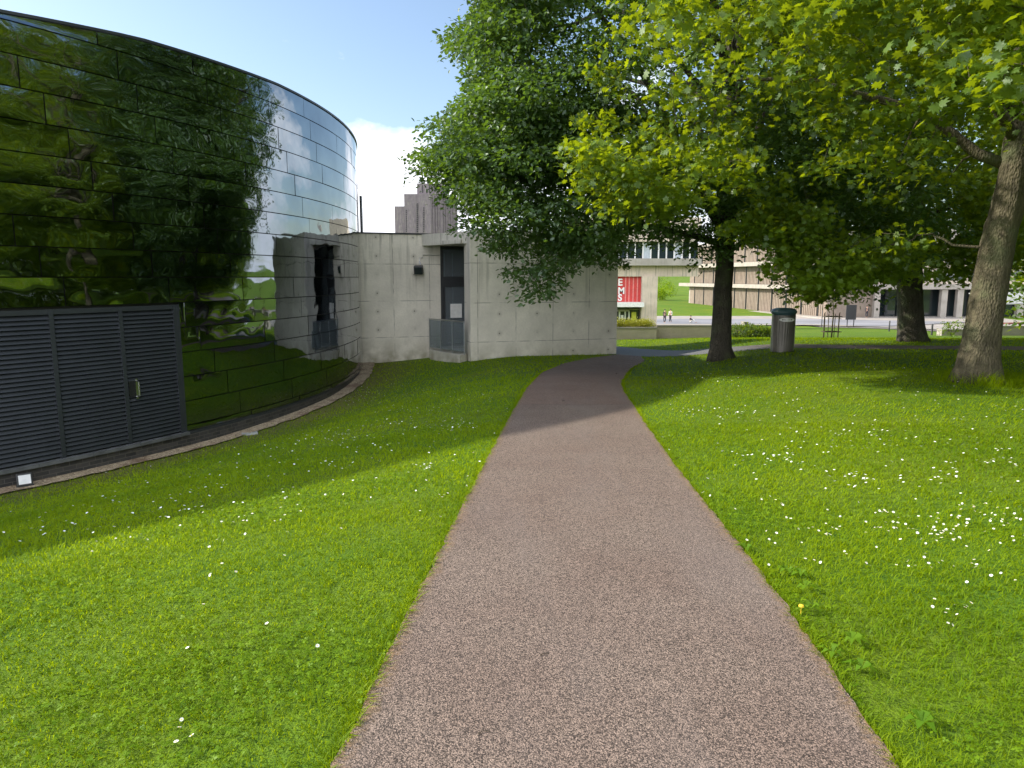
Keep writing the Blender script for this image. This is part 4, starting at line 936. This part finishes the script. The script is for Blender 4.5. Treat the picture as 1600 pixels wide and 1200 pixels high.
# trees to the right of and behind the view (seen mirrored in the drum)
bg_e = None
spots = [(20.5, 3, 1.0), (27, 10, 1.15), (18, -7, 1.0), (31, -2, 1.25), (24, -16, 1.1), (33, 20, 1.2), (14.5, -18, 1.0), (24.5, 29, 1.0), (44, -12, 1.3), (47, 2, 1.2), (42, 12, 1.2), (52, 22, 1.3), (40, 30, 1.1), (56, 36, 1.3), (38, -26, 1.3), (58, 8, 1.4), (47, 40, 1.1), (60, 50, 1.3), (74, 62, 1.4), (70, 30, 1.4)]
C = np.concatenate([ell(820, (0, 0, 8.2), (5.6, 5.6, 8.6), .3, .5, 20)]); C = clump(C, 1.6, .12, 9)
for i, (x, y, s) in enumerate(spots):
    z = float(G(x, y)) - .1
    if i == 0:
        bg_e = tree('park_tree', (0, 0, 0), [((0, 0, 0), .36), ((0, 0, 4), .28), ((.2, 0, 9), .18), ((0, 0, 15), .05)], rand_limbs(((0, 0, 3), (0, 0, 10)), (0, 0, 9), (5.5, 5.5, 7), 10, .13, g_),
                    C, 'leaf_mid', 'bark_dark', .30, 46, .95, 'diamond', '', group='park trees right of the lawn', seed=9)
        e = bg_e
    else:
        e = bg_e.copy(); COL.objects.link(e)
        for ch in bg_e.children:
            c = ch.copy(); COL.objects.link(c); c.parent = e
    e.location = (x, y, z); e.scale = (s, s, s * 1.02); e.rotation_euler = (0, 0, i * 1.3)
    e['label'] = 'tall green park tree out on the lawn beyond the right edge of the picture'
# far shrubs under the bridge building
for i, (px, py, Y, s) in enumerate(((1031, 468, 170, 3.2), (1037, 458, 190, 3.6), (1030, 440, 260, 5))):
    q = at(px, py, Y); z = float(G(q.x, Y)); e = empty('far_shrub', (q.x, Y, z), ['bright green bush seen under the bridge building, nearest', 'green bush behind the nearest one under the bridge building', 'dark bush at the top of the slope under the bridge building'][i], 'bush')
    leaves('foliage', rng.normal(0, 1, (40, 3)) * np.array([.8, .6, .5]) * s * .5 + np.array([0, 0, s * .5]), .6, 30, .35, 'clover' if i < 2 else 'leaf_mid', e, flat=.5)
    mb = MB(); mb.tube([(0, 0, 0), (0, 0, s * .5)], [.12, .05], 6); mb.build('stem', M['bark_dark'], e)

# ------------------------------------------------------------------ grass, clover, daisies
WALLP = [tuple(Vector(FA) - fd * .5 - fn * .02), tuple(Vector(FB) - fn * .02 + fd * .02), (6, 40), (-8, 40), (-5.6, 25.4), (-2.95, 25.8)]
def lawn_ok(x, y, m=0.0):
    ok = ~in_poly(x, y, path_poly) & ~in_poly(x, y, cross_poly) & ~in_poly(x, y, WALLP)
    ok &= np.hypot(x - CX, y - CY) > RD + .36 + m
    return ok
def scatter(r0, r1, dens, amax=R(47), seed=0):
    g = np.random.default_rng(seed); n = int(dens * amax * (r1 * r1 - r0 * r0))
    r = np.sqrt(g.random(n) * (r1 * r1 - r0 * r0) + r0 * r0); a = g.uniform(-amax, amax, n); x, y = r * np.sin(a), r * np.cos(a)
    k = lawn_ok(x, y); k &= ~((x < -6) & (y < 4))
    return x[k], y[k]
def blades(x, y, h, wd, seg, seed):
    g = np.random.default_rng(seed); n = len(x); z = G(x, y)
    pn = .5 + .28 * np.sin(x * 3.1 + np.sin(y * 2.3) * 2) * np.sin(y * 2.7 + np.sin(x * 1.9) * 2) + .3 * np.sin(x * 17 + 2 * np.sin(y * 13)) * np.sin(y * 19 + 2 * np.sin(x * 11)); pn = np.clip(pn, 0, 1)
    rr = np.hypot(x - CX, y - CY) - RD; hh = h * g.uniform(.4, 1.15, n) * (.5 + .8 * pn)
    a = g.random(n) * 2 * PI; le = hh * g.uniform(.4, 1.9, n); dx, dy = np.cos(a), np.sin(a); wx, wy = -dy * wd * .5, dx * wd * .5
    B = np.stack([x, y, z - .004], 1); Wv = np.stack([wx, wy, np.zeros(n)], 1) * g.uniform(.6, 1.3, n)[:, None]
    D = np.stack([dx * le, dy * le, np.zeros(n)], 1); Hh = np.stack([np.zeros(n), np.zeros(n), hh], 1)
    rn = np.clip(.32 + .45 * pn + g.normal(0, .2, n), 0, 1)
    if seg == 1:
        V = np.stack([B - Wv, B + Wv, B + D + Hh], 1); L_ = np.arange(n * 3); sz = np.full(n, 3); K = 3
    else:
        V = np.stack([B - Wv, B + Wv, B + D * .35 + Hh * .62 + Wv * .8, B + D * .35 + Hh * .62 - Wv * .8, B + D + Hh * .88], 1); K = 5
        i = np.arange(n)[:, None] * 5; L_ = np.concatenate([i + np.array([0, 1, 2, 3]), i + np.array([3, 2, 4])], 1).ravel(); sz = np.tile([4, 3], n)
    return V.reshape(-1, 3), L_, sz, np.repeat(rn, K)
AV, AL, AS, AR = [], [], [], []; base_n = 0
for r0, r1, dens, h, wd, seg in ((1.1, 3.4, 5200, .042, .0042, 2), (3.4, 6, 3400, .045, .0062, 2), (6, 10, 1600, .05, .009, 2), (10, 17, 420, .055, .017, 1), (17, 34, 110, .065, .030, 1)):
    x, y = scatter(r0, r1, dens, seed=int(r0 * 10)); V, L_, sz, rn = blades(x, y, h, wd, seg, int(r1 * 7))
    AV.append(V); AL.append(L_ + base_n); AS.append(sz); AR.append(rn); base_n += len(V)
# taller rough grass at the foot of the leaning trunk
n = 1500; a = rng.random(n) * 2 * PI; rr = .36 + np.abs(rng.normal(0, .30, n)); x = bc.x + rr * np.cos(a) + .15; y = bc.y + rr * np.sin(a) - .1
V, L_, sz, rn = blades(x, y, .24, .008, 2, 99); AV.append(V); AL.append(L_ + base_n); AS.append(sz); AR.append(rn); base_n += len(V)
# overhanging fringe at the path edges
for Cc, sd in ((Lc, -1), (Rc, 1)):
    m_ = (Cc[:, 1] > 1) & (Cc[:, 1] < 20); pts = resample(Cc[m_], 9000); x = pts[:, 0] + sd * np.abs(rng.normal(0, .03, 9000)) - sd * .008; y = pts[:, 1]
    V, L_, sz, rn = blades(x, y, .05, .006, 2, 77); AV.append(V); AL.append(L_ + base_n); AS.append(sz); AR.append(rn); base_n += len(V)
o = fast_mesh('grass', np.concatenate(AV), np.concatenate(AL), np.concatenate(AS), M['grass'], False, np.concatenate(AR)); o['kind'] = 'stuff'; tag(o, 'short green lawn grass on both sides of the path', 'grass')
# clover
def clovers(x, y, s, seed):
    g = np.random.default_rng(seed); n = len(x); z = G(x, y) + g.uniform(.018, .045, n); P = np.stack([x, y, z], 1)
    N = g.normal(0, .32, (n, 3)); N[:, 2] += 1; N /= np.linalg.norm(N, axis=1)[:, None]; a0 = g.random(n) * 2 * PI; V = []
    for k in range(3):
        a = a0 + k * 2 * PI / 3; D = np.stack([np.cos(a), np.sin(a), np.zeros(n)], 1); D -= N * (D * N).sum(1)[:, None]; S = np.cross(N, D); sz_ = (s * g.uniform(.7, 1.3, n))[:, None]
        V += [P, P + sz_ * (D * .6 + S * .42), P + sz_ * (D * 1.0 + S * .1 - N * .1), P + sz_ * (D * .6 - S * .42)]
    V = np.stack(V, 1); L_ = (np.arange(n)[:, None] * 12 + np.arange(12)).ravel(); return V.reshape(-1, 3), L_, np.full(n * 3, 4), np.repeat(np.clip(g.normal(.5, .25, n), 0, 1), 12)
AV, AL, AS, AR = [], [], [], []; base_n = 0
for r0, r1, dens, s in ((1.1, 3.6, 1500, .014), (3.6, 7, 520, .017), (7, 12, 120, .022)):
    x, y = scatter(r0, r1, dens, seed=int(r0 * 33)); pn = np.sin(x * 1.7 + 1.0 + np.sin(y * 1.3)) * np.sin(y * 1.9 + np.sin(x * 1.1)) + .35 * np.sin(x * 6) * np.sin(y * 7)
    k = (pn + np.where(x < -1, .35, -.1)) > rng.random(len(x)) * 1.0; V, L_, sz, rn = clovers(x[k], y[k], s, 5); AV.append(V); AL.append(L_ + base_n); AS.append(sz); AR.append(rn); base_n += len(V)
o = fast_mesh('clover', np.concatenate(AV), np.concatenate(AL), np.concatenate(AS), M['clover'], False, np.concatenate(AR)); o['kind'] = 'stuff'; tag(o, 'patches of small round clover leaves in the lawn', 'clover')
# dandelion / plantain rosettes along the right path edge
for i, (px, py) in enumerate(((1258, 925), (1265, 960), (1300, 1030), (1345, 1055), (1250, 905), (1165, 865), (1440, 1140), (1230, 900), (1330, 1010))):
    q = on_ground(px, py); mb = MB(); g = random.Random(i)
    for k in range(7):
        a = k * .9 + g.random(); l = g.uniform(.05, .09); d = Vector((math.cos(a), math.sin(a), 0)); s = Vector((-d.y, d.x, 0)) * l * .2
        b = Vector((0, 0, .025)); mb.add([b, b + d * l * .5 + s + Vector((0, 0, .03)), b + d * l + Vector((0, 0, .012)), b + d * l * .5 - s + Vector((0, 0, .03))], [(0, 1, 2, 3)])
    o = mb.build('weed', M['clover'], loc=q); tag(o, 'broad-leaved weed rosette in the grass at the right edge of the path', 'weed', 'weed rosettes by the path')
# daisies
def daisy_mesh(full=True):
    mb = MB(); n = 9
    for k in range(n):
        a = 2 * PI * k / n; b = a + 2 * PI / n * .86; m_ = (a + b) / 2
        mb.add([(0.22 * math.cos(a), .22 * math.sin(a), 0), (.92 * math.cos(a), .92 * math.sin(a), .12), (1.05 * math.cos(m_), 1.05 * math.sin(m_), .14), (.92 * math.cos(b), .92 * math.sin(b), .12), (.22 * math.cos(b), .22 * math.sin(b), 0)], [(0, 1, 2, 3, 4)])
    mb.cur = 1; mb.lathe([(.36, .02), (.30, .14), (.001, .2)], n=9)
    return mb
D_ = []
def dpatch(cx, cy, sx_, sy_, n):
    for _ in range(n):
        px, py = random.gauss(cx, sx_), random.gauss(cy, sy_)
        if py > 560 and py < 1190: D_.append((px, py))
for a in ((1340, 755, 22, 7, 26), (1450, 750, 30, 8, 34), (1375, 808, 10, 5, 8), (1465, 835, 30, 13, 44), (1565, 810, 28, 16, 36), (1520, 790, 60, 30, 26), (1400, 835, 40, 8, 16), (1305, 840, 14, 5, 8), (1430, 893, 40, 5, 9), (1485, 960, 25, 12, 12), (1530, 915, 30, 10, 8), (1590, 860, 15, 6, 5),
          (1235, 728, 25, 7, 24), (1180, 718, 25, 7, 16), (1100, 645, 35, 5, 44), (1150, 650, 16, 4, 22), (1100, 594, 22, 4, 26), (1130, 598, 14, 3, 12), (1060, 620, 22, 4, 14), (1300, 690, 60, 14, 44), (1370, 680, 18, 6, 20), (1450, 690, 60, 16, 34), (1560, 730, 30, 12, 24), (1210, 660, 40, 14, 26), (1500, 640, 60, 10, 18),
          (1250, 640, 60, 12, 30), (1560, 660, 25, 6, 10), (1330, 595, 90, 8, 16), (540, 625, 26, 5, 60), (600, 612, 50, 6, 50), (640, 645, 26, 4, 34), (715, 672, 20, 6, 46), (620, 667, 28, 4, 40), (540, 682, 22, 5, 34), (560, 700, 50, 10, 34), (515, 730, 16, 6, 18), (665, 738, 16, 5, 18), (460, 690, 40, 10, 40), (700, 620, 60, 14, 40), (420, 720, 50, 12, 30),
          (180, 810, 90, 12, 34), (320, 760, 70, 14, 34), (100, 835, 70, 16, 20), (250, 838, 90, 16, 22), (190, 790, 60, 10, 14), (330, 910, 20, 12, 4), (260, 1155, 30, 10, 4), (450, 860, 60, 40, 6), (380, 1000, 80, 50, 5), (640, 640, 90, 30, 40)): dpatch(*a)
for _ in range(330): D_.append((random.uniform(1010, 1600), 570 + 330 * random.random() ** 1.5))
for _ in range(200): D_.append((random.uniform(150, 800), random.uniform(600, 830)))
pts = []
for px, py in D_:
    q = on_ground(px, py)
    if bool(lawn_ok(np.array([q.x]), np.array([q.y]), .05)[0]): pts.append(q)
pts.sort(key=lambda p: p.length)
proto = daisy_mesh().build('daisy', [M['dot'], M['yolk']])
for i, q in enumerate(pts[:300]):
    o = proto if i == 0 else proto.copy()
    if i: COL.objects.link(o)
    s = random.uniform(.0065, .0100); o.location = (q.x, q.y, q.z + random.uniform(.04, .06)); o.scale = (s, s, s); o.rotation_euler = (random.gauss(.1, .3), random.gauss(-.25, .3), random.random() * 6)
    tag(o, 'small white daisy with a yellow centre in the lawn', 'daisy', 'daisies in the lawn')
mb = MB()
for q in pts[300:]:
    s = random.uniform(.009, .013); t1, t2 = random.gauss(0, .25), random.gauss(-.2, .25); z = q.z + .055
    mb.add([(q.x + s * math.cos(a), q.y + s * math.sin(a), z + s * (math.cos(a) * t1 + math.sin(a) * t2)) for a in np.linspace(0, 2 * PI, 8)[:-1]], [tuple(range(7))])
o = mb.build('daisies', M['dot']); o['kind'] = 'stuff'; tag(o, 'far carpet of tiny white daisies in the lawn', 'daisies')
# one yellow flower and fallen twigs
q = on_ground(1251, 962); mb = MB(); mb.lathe([(.014, 0), (.012, .008), (.001, .012)], n=10); mb.tube([(0, 0, 0), (0, 0, -.05)], .002, 4)
tag(mb.build('buttercup', M['yolk'], loc=(q.x, q.y, q.z + .05)), 'single small yellow flower in the grass at the right path edge', 'flower')
for i, (px, py, lab) in enumerate(((755, 1151, 'short dark twig lying low on the near path'), (850, 1028, 'tiny dark twig on the path left of centre'), (880, 628, 'brown fallen leaf on the path by the shadow edge'), (963, 585, 'small dark leaf on the path near the bend'))):
    q = on_ground(px, py); mb = MB(); mb.tube([(-.02, 0, .004), (0, .004, .007), (.025, -.003, .004)], .0022 if i < 2 else .006, 5); tag(mb.build('twig', M['stake'], loc=(q.x, q.y, q.z + .014), rz=.4), lab, 'twig')
print('daisies', len(pts))
